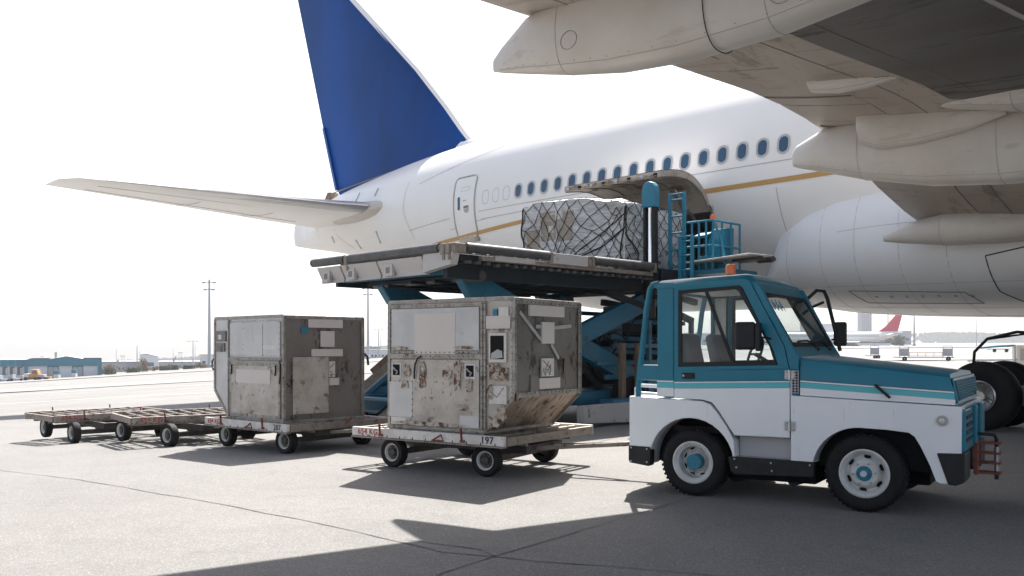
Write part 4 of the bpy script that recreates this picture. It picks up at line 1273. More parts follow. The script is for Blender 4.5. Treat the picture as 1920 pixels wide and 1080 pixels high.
# ------------------------------------------------------------------ dollies
def dolly(label, x, y, z, yaw, deck_rot=0., L=2.5, W=2.0, num='197', loaded=True, deck_off=(0, 0), spread=.72, hd=0., top=.52):
    D = thing('cargo_dolly', label, 'dolly', (x, y, z), yaw, 'container dollies in the tractor train')
    R = Matrix.Rotation(deck_rot, 4, 'Z')
    ctr = Vector((deck_off[0], deck_off[1], 0))
    def T(o):
        o.matrix_basis = Matrix.Translation(ctr) @ R
        return o
    h = .115
    m1 = 'dolly_white' if num else 'dolly_worn_shaded'
    for s_ in (-1, 1):
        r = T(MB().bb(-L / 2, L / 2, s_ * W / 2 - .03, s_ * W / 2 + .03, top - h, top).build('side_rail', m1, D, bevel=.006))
        T(MB().bb(-L / 2, L / 2, s_ * (W / 2) - .05, s_ * W / 2 + .05, top - h - .022, top - h - .002).build('rail_flange', 'dolly_metal', D, bevel=.004))
        T(MB().bb(s_ * L / 2 - .03, s_ * L / 2 + .03, -W / 2 + .032, W / 2 - .032, top - h, top - .012).build('end_rail', 'dolly_metal', D, bevel=.006))
    for k in range(9):
        xx = -L / 2 + .25 + (L - .5) * k / 8
        T(MB().tube([(xx, -W / 2 + .06, top - .035), (xx, -.03, top - .035)], .028, 8).build('roller', 'dolly_metal', D, smooth=True))
        T(MB().tube([(xx, .03, top - .035), (xx, W / 2 - .06, top - .035)], .028, 8).build('roller', 'dolly_metal', D, smooth=True))
    for k in range(5):
        xx = -L / 2 + .12 + (L - .24) * k / 4
        T(MB().bb(xx - .02, xx + .02, -W / 2 + .04, W / 2 - .04, top - h, top - .07).build('cross_member', 'dolly_metal', D))
    T(MB().bb(-L / 2 + .03, L / 2 - .03, -.02, .02, top - h, top - .02).build('centre_member', 'dolly_metal', D))
    for s_ in (-1, 1):
        T(MB().bb(-L / 2 + .03, L / 2 - .03, s_ * W / 4 - .02, s_ * W / 4 + .02, top - h - .04, top - h - .003).build('deck_stringer', 'dolly_metal', D))
    # stops, lashing ring, slots
    for xx in (-L / 2 + .52, L / 2 - .62):
        for s_ in (-1, 1):
            yy = s_ * (W / 2 + .035)
            T(MB().beam((xx, yy, top - .10), (xx - .02, yy, top + .07), .03, .018).box((xx + .01, yy, top - .085), (.07, .03, .03)).build('stop_lever', 'red', D, bevel=.003))
    T(MB().tube([(L / 2 - 1.08, -W / 2 - .04, top - .095), (L / 2 - .95, -W / 2 - .04, top - .025), (L / 2 - .91, -W / 2 - .04, top - .1), (L / 2 - 1.1, -W / 2 - .04, top - .1)], .009, 6).build('lashing_ring', 'red', D))
    b = MB()
    for k in range(11):
        xx = -L / 2 + .2 + (L - .32) * k / 10
        b.bb(xx - .006, xx + .006, -W / 2 - .033, -W / 2 - .028, top - .115, top - .085)
    T(b.build('drain_notches', 'dark', D, kind='stuff'))
    t = text_mesh('load_marking', '654 KG', .105, 'red_print', D, frame_mtx((-L / 2 + .29, -W / 2 - .0325, top - .056), (1, 0, 0), (0, 0, 1)), .001, .0028, 1.1)
    T(t)
    if num:
        T(text_mesh('number_marking', num, .12, 'black_print', D, frame_mtx((L / 2 - .24, -W / 2 - .0325, top - .056), (1, 0, 0), (0, 0, 1)), .001, .0035, 1.1))
    # chassis
    MB().bb(-1.05, 1.15, -.42, -.32, .26, .37).bb(-1.05, 1.15, .32, .42, .26, .37).bb(-1.05, -.95, -.32, .32, .26, .37).bb(1.05, 1.15, -.32, .32, .26, .37).bb(-.1, .1, -.32, .32, .27, .37).build('chassis_frame', 'dolly_dark', D, bevel=.008)
    MB().lathe([(.5, .0), (.5, .045), (.4, .045), (.4, 0), (.5, 0)], (ctr.x * .5, ctr.y * .5, .352), 32, 'z').build('turntable', 'dolly_dark', D, smooth=True)
    MB().bb(-.45, .45, -.5, .5, .33, .38).build('deck_mount', 'dolly_dark', D)
    wy = .80
    for i, xx in enumerate((-spread, spread)):
        ang = hd if i == 1 else 0
        Ra = Matrix.Rotation(ang, 4, 'Z')
        def TA(o):
            o.matrix_basis = Matrix.Translation((xx, 0, 0)) @ Ra
            return o
        TA(MB().bb(-.04, .04, -wy + .06, wy - .06, .16, .24).bb(-.1, .1, -.4, .4, .24, .262).build('axle', 'dolly_dark', D))
        for s_ in (-1, 1):
            r = .2
            w_ = bpy.data.objects.new('wheel', None)
            COL.objects.link(w_)
            w_.parent = D
            w_.matrix_basis = Matrix.Translation((xx, 0, 0)) @ Ra @ Matrix.Translation((0, s_ * wy, r))
            MB().lathe([(.115, -.05), (.13, -.062), (.18, -.066), (.195, -.052), (.2, -.02), (.2, .02), (.195, .052), (.18, .066), (.13, .062), (.115, .05)], n=36).build('tyre', 'black_rubber', w_, smooth=True)
            MB().lathe([(.122, s_ * .052), (.118, s_ * .06), (.108, s_ * .055), (.1, s_ * .03), (.094, s_ * .02)], n=28).build('rim', 'rim_white', w_, smooth=True)
            MB().lathe([(.096, s_ * .022), (.05, s_ * .015), (.045, s_ * .045), (.02, s_ * .05), (.001, s_ * .05)], n=24).build('hub', 'dolly_dark', w_, smooth=True)
            b = MB()
            for q in range(6):
                g = 2 * pi * q / 6
                b.tube([(.066 * cos(g), s_ * .018, .066 * sin(g)), (.066 * cos(g), s_ * .034, .066 * sin(g))], .008, 6)
            b.build('wheel_nuts', 'dolly_metal', w_, kind='stuff')
    return D

def drawbar(D, x0, ang, ln=1.25, z1=.42):
    """A-frame tow bar that leaves the front axle"""
    R = Matrix.Rotation(ang, 4, 'Z')
    o = MB().beam((.0, -.22, .30), (ln * .7, -.03, z1 - .02), .05, .05).beam((0, .22, .30), (ln * .7, .03, z1 - .02), .05, .05).beam((ln * .62, 0, z1 - .02), (ln, 0, z1), .06, .045).bb(.34, .38, -.13, .13, .33, .36).build('tow_bar', 'dolly_metal', D, bevel=.004)
    o.matrix_basis = Matrix.Translation((x0, 0, 0)) @ R
    e = MB().tube([(ln + .05 + .045 * cos(g * pi / 6), .045 * sin(g * pi / 6), z1) for g in range(13)], .014, 6, cap=False).build('tow_eye', 'steel', D)
    e.matrix_basis = Matrix.Translation((x0, 0, 0)) @ R
    k = MB().beam((.1, 0, .32), (.32, .1, .52), .03, .03).box((.06, .1, .38), (.2, .12, .10)).build('brake_lever', 'red_rust', D)
    k.matrix_basis = Matrix.Translation((x0, 0, 0)) @ R
    return o

# near container pose: origin is its ground corner at u=0,v=0
C1 = Vector((-1.622, 11.911)); Y1 = -.615
C2 = Vector((-4.631, 14.746)); Y2 = -.741
def cl(C, Y, u, v): return (C.x + u * cos(Y) - v * sin(Y), C.y + u * sin(Y) + v * cos(Y))
x, y = cl(C1, Y1, .72, .90)
D1 = dolly('dolly numbered 197 carrying the container nearest the tractor', x, y, 0, Y1, L=2.5, W=2.05, num='197', spread=.72, hd=.12, top=.53)
x, y = cl(C2, Y2, .66, .86)
D2 = dolly('dolly numbered 207 carrying the grey container, second from the tractor', x, y, gz(x, y), Y2 + .02, L=2.32, W=1.95, num='207', spread=.78, hd=.1, top=.475)
D3 = dolly('empty dolly with turned deck, directly behind the dolly numbered 207', -5.9, 16.35, gz(-5.9, 16.35), -.68, deck_rot=1.30, L=2.4, W=1.6, num=None, deck_off=(.1, .05), spread=.75, hd=.05)
D4 = dolly('last empty dolly at the far left end of the train, with nothing behind it', -7.95, 17.55, gz(-7.95, 17.55), -.80, deck_rot=1.63, L=2.25, W=1.4, num=None, deck_off=(.0, -.05), spread=.78)
drawbar(D1, .95, .12, 1.9, .43)
drawbar(D2, .95, .1, 1.6, .40)
drawbar(D3, .95, .1, 1.3, .40)
drawbar(D4, .95, .1, 1.3, .40)

# ------------------------------------------------------------------ containers (profile in the local xz plane, depth along +y)
def container(name, label, C, Y, z, mirror):
    """u runs 0..1.56 at the base; the overhang is beyond 1.56 (near one) or below 0 (far one)"""
    K = thing(name, label, 'cargo container', (C.x, C.y, z), Y, 'battered air cargo containers')
    H, Dp, cut = 1.63, 1.53, .45
    if mirror: prof = [(0, 0), (1.56, 0), (1.56, H), (-.45, H), (-.45, cut)]
    else: prof = [(0, 0), (1.56, 0), (2.01, cut), (2.01, H), (0, H)]
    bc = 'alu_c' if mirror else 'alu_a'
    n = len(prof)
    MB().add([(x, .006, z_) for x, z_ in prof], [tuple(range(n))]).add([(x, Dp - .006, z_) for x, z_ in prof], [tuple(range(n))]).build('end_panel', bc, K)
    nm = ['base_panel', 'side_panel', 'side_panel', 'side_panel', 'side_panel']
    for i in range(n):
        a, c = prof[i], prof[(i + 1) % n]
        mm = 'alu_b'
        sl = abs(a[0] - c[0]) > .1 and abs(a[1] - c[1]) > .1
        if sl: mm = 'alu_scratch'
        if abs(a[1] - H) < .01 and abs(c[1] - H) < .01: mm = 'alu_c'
        q = [(a[0], 0, a[1]), (c[0], 0, c[1]), (c[0], Dp, c[1]), (a[0], Dp, a[1])]
        # subdivided and slightly dented sheet
        nu, nv = 14, 14
        nx, nz_ = (c[1] - a[1]), -(c[0] - a[0])
        ln = hypot(nx, nz_)
        nx, nz_ = nx / ln, nz_ / ln
        vs = []
        for iu in range(nu + 1):
            for iv in range(nv + 1):
                u, v = iu / nu, iv / nv
                e = min(1, 6 * min(u, 1 - u)) * min(1, 6 * min(v, 1 - v))
                d = noise.noise(Vector((u * 3 + i * 7, v * 3, 5 if mirror else 9))) * .045 * e
                vs.append((a[0] + (c[0] - a[0]) * u - nx * (.008 - d), Dp * v, a[1] + (c[1] - a[1]) * u - nz_ * (.008 - d)))
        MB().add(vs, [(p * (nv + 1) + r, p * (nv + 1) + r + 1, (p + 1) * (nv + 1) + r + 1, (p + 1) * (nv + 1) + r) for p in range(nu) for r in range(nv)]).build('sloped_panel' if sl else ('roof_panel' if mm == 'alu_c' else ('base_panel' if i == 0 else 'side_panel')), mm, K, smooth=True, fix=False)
    # edge extrusions
    for yy in (0, Dp):
        for i in range(n):
            a, c = Vector(prof[i]), Vector(prof[(i + 1) % n])
            MB().beam((a.x, yy, a.y), (c.x, yy, c.y), .05 if i else .075, .014, (0, 1, 0) if False else (0, 1, 0)).build('edge_rail', 'alu_frame', K, bevel=.003)
    for i in range(n):
        MB().beam((prof[i][0], .0, prof[i][1]), (prof[i][0], Dp, prof[i][1]), .03, .03).build('corner_rail', 'alu_frame', K, bevel=.006)
    # base pallet
    MB().bb(-.02 , 1.58, -.02, Dp + .02, -.015, .03).build('base_plate', 'alu_frame', K, bevel=.006)
    y0 = -.012
    def fr(nm_, x0, x1, z0, z1, m='alu_frame', t=.012, parent=K, bev=.003, yy=0.):
        return MB().bb(x0, x1, y0 - t + yy, y0 + .02 + yy, z0, z1).build(nm_, m, parent, bevel=bev)
    riv = MB()
    def rivrow(p, q, nn, side='front', sp=.075):
        p, q = Vector(p), Vector(q)
        k = max(1, int((q - p).length / sp))
        for j in range(k + 1):
            c = p.lerp(q, j / k)
            if random.random() < .06: continue
            if side == 'front': riv.lathe([(.001, -.006), (.0065, -.003), (.008, .002)], (c.x, c.y, c.z), 6)
            else: riv.lathe([(.001, nn * .006), (.0065, nn * .003), (.008, -nn * .002)], (c.x, c.y, c.z), 6, 'x')
    if not mirror:
        fr('door_post', 1.53, 1.56, .03, 1.6); fr('door_post', 1.575, 1.605, .03, 1.6)
        fr('mid_rail', .03, 1.53, .90, .96); fr('mid_rail', .03, 1.53, .965, .995, t=.006)
        fr('top_rail', .03, 1.53, 1.55, 1.60, t=.006)
        # upper curtain and lower door leaf frames
        for x0, x1, z0, z1, m_, nm_ in ((.055, 1.50, 1.01, 1.54, 'alu_c', 'upper_door'), (.055, 1.50, .06, .885, 'alu_a', 'lower_door')):
            dd = MB().bb(x0, x1, y0 - .004, y0 + .01, z0, z1).build(nm_, m_, K, bevel=.002)
        # recessed handles
        for hx in (.145, 1.365):
            h_ = MB().bb(hx - .085, hx + .085, y0 - .010, y0, .65, .84).build('handle_plate', 'alu_c', K, bevel=.003)
            MB().bb(hx - .06, hx + .06, y0 - .0125, y0 - .009, .68, .82).build('handle_recess', 'dark', h_)
            MB().tube([(hx - .04, y0 - .02, .78), (hx, y0 - .028, .75), (hx + .035, y0 - .02, .73), (hx + .01, y0 - .018, .70)], .012, 6).build('latch', 'steel', h_, smooth=True)
        fr('repair_patch', .02, .42, .14, .60, 'alu_c', .008)
        fr('repair_patch', 1.2, 1.5, .05, .2, 'alu_c', .007)
        fr('repair_patch', .05, .3, .04, .13, 'label_w', .008)
        # window plate with document pouch
        wp = fr('window_plate', 1.65, 1.915, .86, 1.22, 'label_w', .010, bev=.008)
        MB().bb(1.68, 1.88, y0 - .0125, y0 - .009, .90, 1.185).build('document_pouch', 'dark', wp)
        b = MB()
        b.add([(1.69, y0 - .015, .90), (1.87, y0 - .015, .92), (1.86, y0 - .02, 1.0), (1.79, y0 - .016, 1.02), (1.70, y0 - .02, .97)], [(0, 1, 2, 3, 4)])
        b.build('crumpled_bag', 'tape', wp, fix=False)
        fr('blank_label', .46, 1.13, .955, 1.475, 'label', .008, bev=0)
        fr('blank_label', 1.61, 1.97, 1.27, 1.425, 'label', .006, bev=0)
        fr('sticker', 1.71, 1.775, 1.43, 1.505, 'load_bright', .004, bev=0)
        fr('sticker', 1.80, 1.94, 1.425, 1.53, 'label_w', .004, bev=0)
        fr('sticker', 1.66, 1.93, .64, .80, 'peel', .004, bev=0)
        st = fr('warning_sticker', 1.66, 1.92, .36, .58, 'label_w', .012, bev=0)
        MB().beam((1.73, y0 - .014, .48), (1.78, y0 - .014, .44), .002, .012, (0, 1, 0)).beam((1.78, y0 - .014, .44), (1.88, y0 - .014, .56), .002, .012, (0, 1, 0)).build('red_tick', 'red', st)
        def blob(nm_, cu, cw, ru, rw, m_, t=.0045, seed=0):
            rn = random.Random(seed)
            n_ = 26
            P_ = []
            for q_ in range(n_):
                g_ = 2 * pi * q_ / n_
                rr_ = .7 + .45 * rn.random()
                P_.append((cu + ru * rr_ * math.copysign(abs(cos(g_)) ** .6, cos(g_)), y0 - t, cw + rw * rr_ * math.copysign(abs(sin(g_)) ** .6, sin(g_))))
            MB().add(P_, [tuple(range(n_))]).build(nm_, m_, K, fix=False)
        for q_, (cu, cw, ru, rw) in enumerate(((.60, .70, .055, .17), (1.17, .70, .06, .2), (.33, .73, .06, .09), (1.36, .58, .05, .09), (.30, .56, .07, .05), (1.0, .70, .08, .06), (.2, 1.03, .14, .025), (1.28, 1.04, .16, .02), (.7, .065, .6, .028), (1.25, .3, .09, .04))):
            blob('peeled_sticker', cu, cw, ru, rw, 'peel', .019 if .06 < cw else .02, q_)
        for q_, (cu, cw, ru, rw) in enumerate(((1.80, .72, .12, .07), (1.72, .82, .1, .03), (1.85, .25, .08, .09), (1.68, .5, .05, .1), (1.74, .14, .08, .08), (1.9, 1.24, .05, .02))):
            blob('peeled_sticker', cu, cw, ru, rw, 'peel', .0205, 40 + q_)
        MB().tube([(.58, y0 - .015, .93), (.53, y0 - .03, .9), (.49, y0 - .03, .83), (.475, y0 - .03, .73), (.47, y0 - .025, .64)], .012, 6).build('strap', 'trim_black', K)
        rivrow((.04, y0 - .004, 1.575), (1.5, y0 - .004, 1.575), 1)
        for zz in (.93, .98): rivrow((.04, y0 - .012, zz), (1.5, y0 - .012, zz), 1)
        for xx in (1.545, 1.59): rivrow((xx, y0 - .012, .05), (xx, y0 - .012, 1.58), 1)
        rivrow((.03, y0 + .004, .1), (.03, y0 + .004, 1.58), 1)
        rivrow((1.99, y0 + .004, .5), (1.99, y0 + .004, 1.6), 1)
        rivrow((1.62, y0 + .004, .06), (1.99, y0 + .004, .44), 1)
        rivrow((.04, y0 - .008, .60), (.42, y0 - .008, .60), 1); rivrow((.42, y0 - .008, .15), (.42, y0 - .008, .6), 1)
        rivrow((1.65, y0 + .002, 1.26), (1.95, y0 + .002, 1.26), 1)
        # overhang side (x = 2.01)
        X = 2.012
        def sd(nm_, v0, v1, z0, z1, m_, t=.006, parent=K): return MB().bb(X, X + t, v0, v1, z0, z1).build(nm_, m_, parent)
        sd('blank_label', .30, 1.10, 1.43, 1.565, 'label', .026)
        sd('blank_label', .58, .86, 1.09, 1.36, 'label', .026)
        ws_ = sd('warning_sticker', .58, .85, .68, .905, 'label_w', .026)
        b = MB()
        Xs = X + .028
        b.beam((Xs, .60, .88), (Xs, .76, .78), .010, .003, (1, 0, 0)).beam((Xs, .73, .87), (Xs, .64, .76), .008, .003, (1, 0, 0))
        b.build('red_cross', 'red', ws_)
        b = MB()
        for p_, q_ in (((.61, .79), (.61, .73)), ((.61, .735), (.77, .735)), ((.77, .735), (.77, .83)), ((.64, .76), (.76, .76)), ((.70, .76), (.76, .82))): b.beam((Xs, *p_), (Xs, *q_), .007, .003, (1, 0, 0))
        for v in (.645, .745): b.lathe([(.016, 0), (.016, .002), (.008, .002)], (Xs - .001, v, .71), 12, 'x')
        b.build('trolley_pictogram', 'dark', ws_)
        sd('blank_label', .52, 1.0, .525, .66, 'label', .026)
        for p_, q_ in (((.10, 1.47), (.50, 1.18)), ((.50, 1.18), (.60, 1.12)), ((.45, 1.30), (.58, 1.3)), ((.86, 1.29), (1.28, 1.32)), ((.80, 1.08), (.98, .90))):
            MB().beam((X + .018, *p_), (X + .018, *q_), .045, .003, (1, 0, 0)).build('tape_strip', 'tape', K)
        MB().add([(X + .018, 1.06, .90), (X + .018, 1.12, .90), (X + .018, 1.10, .78), (X + .018, 1.115, .66), (X + .018, 1.075, .76)], [(0, 1, 2, 3, 4)]).build('tear', 'dark', K, fix=False)
        sd('patch_plate', .33, .5, .5, .7, 'alu_b', .022)
        MB().bb(X, X + .012, .0, .05, .45, 1.6).bb(X, X + .012, Dp - .05, Dp, .45, 1.6).bb(X, X + .013, .05, Dp - .05, 1.57, 1.62).bb(X, X + .013, .05, Dp - .05, .46, .50).build('side_frame', 'alu_frame', K, bevel=.003)
        for v in (.025, Dp - .025): rivrow((X + .012, v, .5), (X + .012, v, 1.58), 1, 's')
        for zz in (1.595, .48): rivrow((X + .014, .08, zz), (X + .014, Dp - .08, zz), 1, 's', .09)
        MB().tube([(X + .01, .02, .5), (X + .04, -.02, .46), (X + .03, -.01, .4)], .012, 6).build('door_latch', 'trim_black', K)
    else:
        fr('door_post', -.012, .022, .03, 1.6)
        fr('mid_rail', .03, 1.53, .95, .985); fr('mid_rail', .03, 1.53, .93, .945, t=.006)
        dd = MB().bb(.05, 1.50, y0 - .004, y0 + .01, 1.0, 1.55).build('upper_door', 'alu_c', K, bevel=.002)
        dd = MB().bb(.10, 1.46, y0 - .006, y0 + .01, .10, .86).build('lower_door', 'alu_a', K, bevel=.002)
        for x0, x1, z0, z1 in ((.05, .10, .05, .90), (1.46, 1.51, .05, .90), (.10, 1.46, .86, .91), (.10, 1.46, .05, .10)): fr('door_frame', x0, x1, z0, z1, t=.010)
        fr('blank_label', .48, 1.02, 1.02, 1.53, 'alu_c', .009, bev=0)
        fr('blank_label', .26, 1.24, .585, .80, 'label', .010, bev=0)
        fr('tape_strip', 1.03, 1.45, 1.12, 1.18, 'gold' if False else 'label_w', .007, bev=0)
        fr('dark_plate', -.37, -.08, 1.25, 1.42, 'alu_b', .008); fr('dark_plate', -.38, -.12, 1.08, 1.22, 'alu_b', .008)
        fr('document_window', -.30, -.20, 1.28, 1.36, 'label_w', .012, bev=0)
        for xx in (.13, 1.40): MB().tube([(xx, y0 - .02, .87), (xx + .03, y0 - .03, .82), (xx - .01, y0 - .02, .72)], .012, 6).build('latch', 'dark', K)
        MB().tube([(1.52, y0 - .02, .95), (1.55, y0 - .03, .9), (1.55, y0 - .03, .72), (1.53, y0 - .03, .6)], .013, 6).build('strap', 'trim_black', K)
        MB().tube([(-.46, .0, .97), (-.50, -.02, .92), (-.50, -.02, .82), (-.46, -.02, .78)], .013, 6).build('strap', 'trim_black', K)
        rivrow((.06, y0 - .006, 1.57), (1.5, y0 - .006, 1.57), 1); rivrow((.06, y0 - .006, 1.02), (1.5, y0 - .006, 1.02), 1)
        for zz in (.07, .885, .968): rivrow((.06, y0 - .012, zz), (1.5, y0 - .012, zz), 1, sp=.09)
        for xx in (.075, 1.485): rivrow((xx, y0 - .011, .08), (xx, y0 - .011, .88), 1)
        for xx in (.47, 1.03, 1.48, .07): rivrow((xx, y0 - .010, 1.03), (xx, y0 - .010, 1.54), 1)
        rivrow((-.43, y0 + .004, .5), (-.43, y0 + .004, 1.6), 1, sp=.1)
        X = 1.562
        def sd(nm_, v0, v1, z0, z1, m_, t=.02, parent=K): return MB().bb(X, X + t, v0, v1, z0, z1).build(nm_, m_, parent)
        sd('blank_label', .45, 1.10, 1.46, 1.59, 'label', .022)
        sd('blank_label', .68, .94, 1.16, 1.41, 'label', .022)
        sd('blank_label', .51, 1.10, 1.01, 1.125, 'label', .022)
        pl = sd('patch_plate', .17, .83, .12, 1.0, 'alu_a', .014)
        ws_ = sd('warning_sticker', .84, .95, .68, .93, 'label_w', .022)
        b = MB()
        Xs = X + .024
        b.beam((Xs, .845, .82), (Xs, .925, .90), .009, .003, (1, 0, 0)).beam((Xs, .845, .78), (Xs, .90, .74), .009, .003, (1, 0, 0))
        b.build('red_tick', 'red', ws_)
        MB().beam((Xs, .845, .72), (Xs, .93, .72), .008, .003, (1, 0, 0)).lathe([(.014, 0), (.014, .002), (.006, .002)], (Xs - .001, .875, .70), 10, 'x').build('trolley_pictogram', 'dark', ws_)
        sd('blank_label', .845, 1.03, .55, .665, 'label', .022)
        sd('sticker', .32, .44, 1.38, 1.47, 'load_bright', .014)
        MB().bb(X, X + .010, .0, .045, .05, 1.6).bb(X, X + .010, Dp - .04, Dp, .05, 1.6).bb(X, X + .011, .045, Dp - .04, 1.59, 1.62).build('side_frame', 'alu_frame', K, bevel=.003)
        for v in (.022, Dp - .02): rivrow((X + .010, v, .1), (X + .010, v, 1.58), 1, 's', .09)
        rivrow((X + .012, .08, 1.605), (X + .012, Dp - .08, 1.605), 1, 's', .09)
        rivrow((X + .014, .19, .98), (X + .014, .82, .98), 1, 's', .1)
        MB().tube([(X + .01, Dp + .01, 1.05), (X + .03, Dp + .06, 1.0), (X + .03, Dp + .08, .86)], .02, 6).build('strap', 'trim_black', K)
        MB().tube([(X + .02, .06, .6), (X + .03, .09, .55), (X + .02, .14, .6), (X + .02, .12, .66)], .008, 5).build('wire_loop', 'dark', K)
    riv.build('rivets', 'dark' if not mirror else 'alu_frame', K, kind='stuff')
    return K

container('cargo_container', 'brown-stained dented container on the dolly numbered 197, with slanted lower corner towards the tractor', C1, Y1, .548, False)
container('cargo_container', 'cleaner grey container on the dolly numbered 207, with slanted lower corner to the left', C2, Y2, gz(C2.x, C2.y) + .492, True)
# ------------------------------------------------------------------ high loader (local x outward from the fuselage, local y towards the nose)
lo = AW(-13.62, 8.5)
LD = thing('cargo_high_loader', 'tall blue scissor-lift cargo loader raised to the open hold behind the containers', 'cargo loader', (lo.x, lo.y, 0), atan2(SV.y, SV.x))
def LL(a, l): return (l - 8.5, a + 13.62)
ZT = 3.29
X1, X0 = 3.13, -2.46
b = MB()
b.bb(X0, X1 - .1, -1.95, 1.95, ZT - .26, ZT - .10)
b.build('deck_frame', 'load_dark', LD)
MB().bb(X0, X1 - .12, 1.62, 1.72, ZT - .50, ZT - .12).bb(X0, X1 - .12, -1.72, -1.62, ZT - .50, ZT - .12).bb(X0, X1 - .2, 1.9, 2.0, ZT - .22, ZT - .10).bb(X0, X1 - .2, -2.0, -1.9, ZT - .22, ZT - .10).build('deck_beam', 'load_dark', LD, bevel=.01)
for k in range(16):
    x = X0 + .2 + (X1 - X0 - .5) * k / 15
    MB().tube([(x, -1.75, ZT - .045), (x, 1.75, ZT - .045)], .05, 8).build('deck_roller', 'roller', LD, smooth=True)
for k in range(9):
    x = X0 + .15 + (X1 - X0 - .4) * k / 8
    MB().bb(x - .04, x + .04, -1.6, 1.6, ZT - .42, ZT - .26).build('deck_joist', 'load_blue', LD)
# outer end: white boxes with bumper tubes
def endbox(y0, y1, nm='end_guard'):
    o = MB().prism([(0, 0), (.09, 0), (.07, .06), (.2, .31), (.0, .31)], 0, y1 - y0)
    vs = [(X1 - .12 + x, y0 + y, ZT - .42 + z) for x, y, z in o.v]
    o.v = vs
    g = o.build(nm, 'load_white', LD, bevel=.008)
    return g
for (y0, y1) in ((-.05, 1.25), (-1.25, -.10), (-2.1, -1.30)):
    g = endbox(y0, y1)
    for yy in ((y0 + .3), ):
        MB().bb(X1 - .02, X1 + .055, yy - .13, yy + .13, ZT - .40, ZT - .18).build('bracket_box', 'load_white', g, bevel=.008)
        MB().bb(X1 + .052, X1 + .058, yy - .06, yy + .06, ZT - .35, ZT - .24).build('bracket_hole', 'seam', g)
MB().prism([(0, 0), (.11, .0), (.2, .32), (0, .32)], 0, .75)
o = MB().prism([(1.28, ZT - .40), (2.02, ZT - .30), (2.10, ZT - .05), (1.28, ZT - .05)], 0, .16)
o.v = [(X1 - .10 + y, x, z) for x, y, z in o.v]
o.build('corner_guard', 'load_white', LD, bevel=.01)
for (y0, y1) in ((-.98, 1.72), (-2.28, -1.14)):
    t = MB().tube([(X1 + .04, y0, ZT), (X1 + .04, y1, ZT)], .085, 16).build('bumper_roller', 'roller', LD, smooth=True)
    MB().tube([(X1 + .04, y0 - .05, ZT), (X1 + .04, y0 + .02, ZT)], .055, 10).tube([(X1 + .04, y1 - .02, ZT), (X1 + .04, y1 + .05, ZT)], .055, 10).build('roller_spigot', 'dolly_metal', t, smooth=True)
    MB().bb(X1 - .14, X1 - .10, y0, y1, ZT + .03, ZT + .10).build('deck_lip', 'dolly_metal', LD)
b = MB()
for y in (-1.06, 1.83, 1.98):
    MB().box((X1 + .02, y, ZT - .03), (.16, .1, .18)).box((X1 + .03, y + .02, ZT - .16), (.1, .07, .12)).build('roller_bracket', 'dolly_metal', LD, bevel=.012)
MB().box((X1 - .06, 2.08, ZT - .02), (.25, .14, .16)).build('roller_bracket', 'dolly_metal', LD, bevel=.012)
# side facing the nose: bumper tubes and white rail
YS = 2.1
for (x0, x1) in ((X1 - 2.25, X1 - .22), (X0 + .15, X0 + 2.05)):
    t = MB().tube([(x0, YS, ZT), (x1, YS, ZT)], .085, 16).build('bumper_roller', 'roller', LD, smooth=True)
    MB().tube([(x0 - .05, YS, ZT), (x0 + .02, YS, ZT)], .055, 10).build('roller_spigot', 'dolly_metal', t, smooth=True)
    MB().bb(x0, x1, YS - .16, YS - .12, ZT + .05, ZT + .1).build('deck_lip', 'gold', LD)
MB().bb(X1 - 3.35, X1 - 2.28, YS - .06, YS + .04, ZT - .14, ZT + .06).build('side_rail', 'load_white', LD, bevel=.008)
MB().bb(X0 + .1, X1 - .6, YS - .12, YS + .0, ZT - .20, ZT - .12).build('side_channel', 'dolly_metal', LD, bevel=.008)
MB().bb(X1 - 1.9, X1 - .9, YS - .04, YS + .02, ZT - .19, ZT - .09).build('side_box', 'load_white', LD, bevel=.01)
b = MB()
for x in (X1 - 3.4, X1 - 3.5, X1 - 2.3, X0 + .1): MB().box((x, YS, ZT - .03), (.08, .12, .2)).build('rail_bracket', 'dolly_metal', LD, bevel=.01)
b = MB()
for k in range(24):
    x = X0 + .1 + 5.2 * k / 23
    b.box((x, YS - .04, ZT - .24 - .03 * random.random()), (.09, .1, .05))
b.build('chain_guides', 'roller', LD, kind='stuff')
for sgn in (-1, 1):
    pass
# scissor arms: each arm a box beam, two pairs
def arm(p, q, y, m='load_blue', w=.17, h=.36):
    return MB().beam((p[0], y, p[1]), (q[0], y, q[1]), w, h, (0, 1, 0)).build('scissor_arm', m, LD, bevel=.015)
for y, k in ((1.22, 1), (-1.22, 1)):
    o = MB().beam((2.0, y, ZT - .50), (-3.9, y, .48), .40, .18, (0, 1, 0)).build('scissor_arm', 'load_blue', LD, bevel=.015)
    for s_ in (-1, 1): MB().beam((1.75, y + s_ * .093, ZT - .66), (-3.6, y + s_ * .093, .62), .24, .006, (0, 1, 0)).build('arm_web', 'load_blue', o)
    o = MB().beam((-3.7, y + .24 * (1 if y > 0 else -1), ZT - .40), (2.9, y + .24 * (1 if y > 0 else -1), .55), .40, .18, (0, 1, 0)).build('scissor_arm', 'load_blue', LD, bevel=.015)
    for s_ in (-1, 1): MB().beam((-3.4, y + .24 * (1 if y > 0 else -1) + s_ * .093, ZT - .55), (2.5, y + .24 * (1 if y > 0 else -1) + s_ * .093, .72), .3, .006, (0, 1, 0)).build('arm_web', 'load_blue', o)
    # knuckle at the outer top
    MB().prism([(1.75, ZT - .72), (1.92, ZT - .28), (2.25, ZT - .26), (2.32, ZT - .48), (2.05, ZT - .84)], y - .11, y + .11).build('arm_knuckle', 'load_blue', LD, bevel=.03)
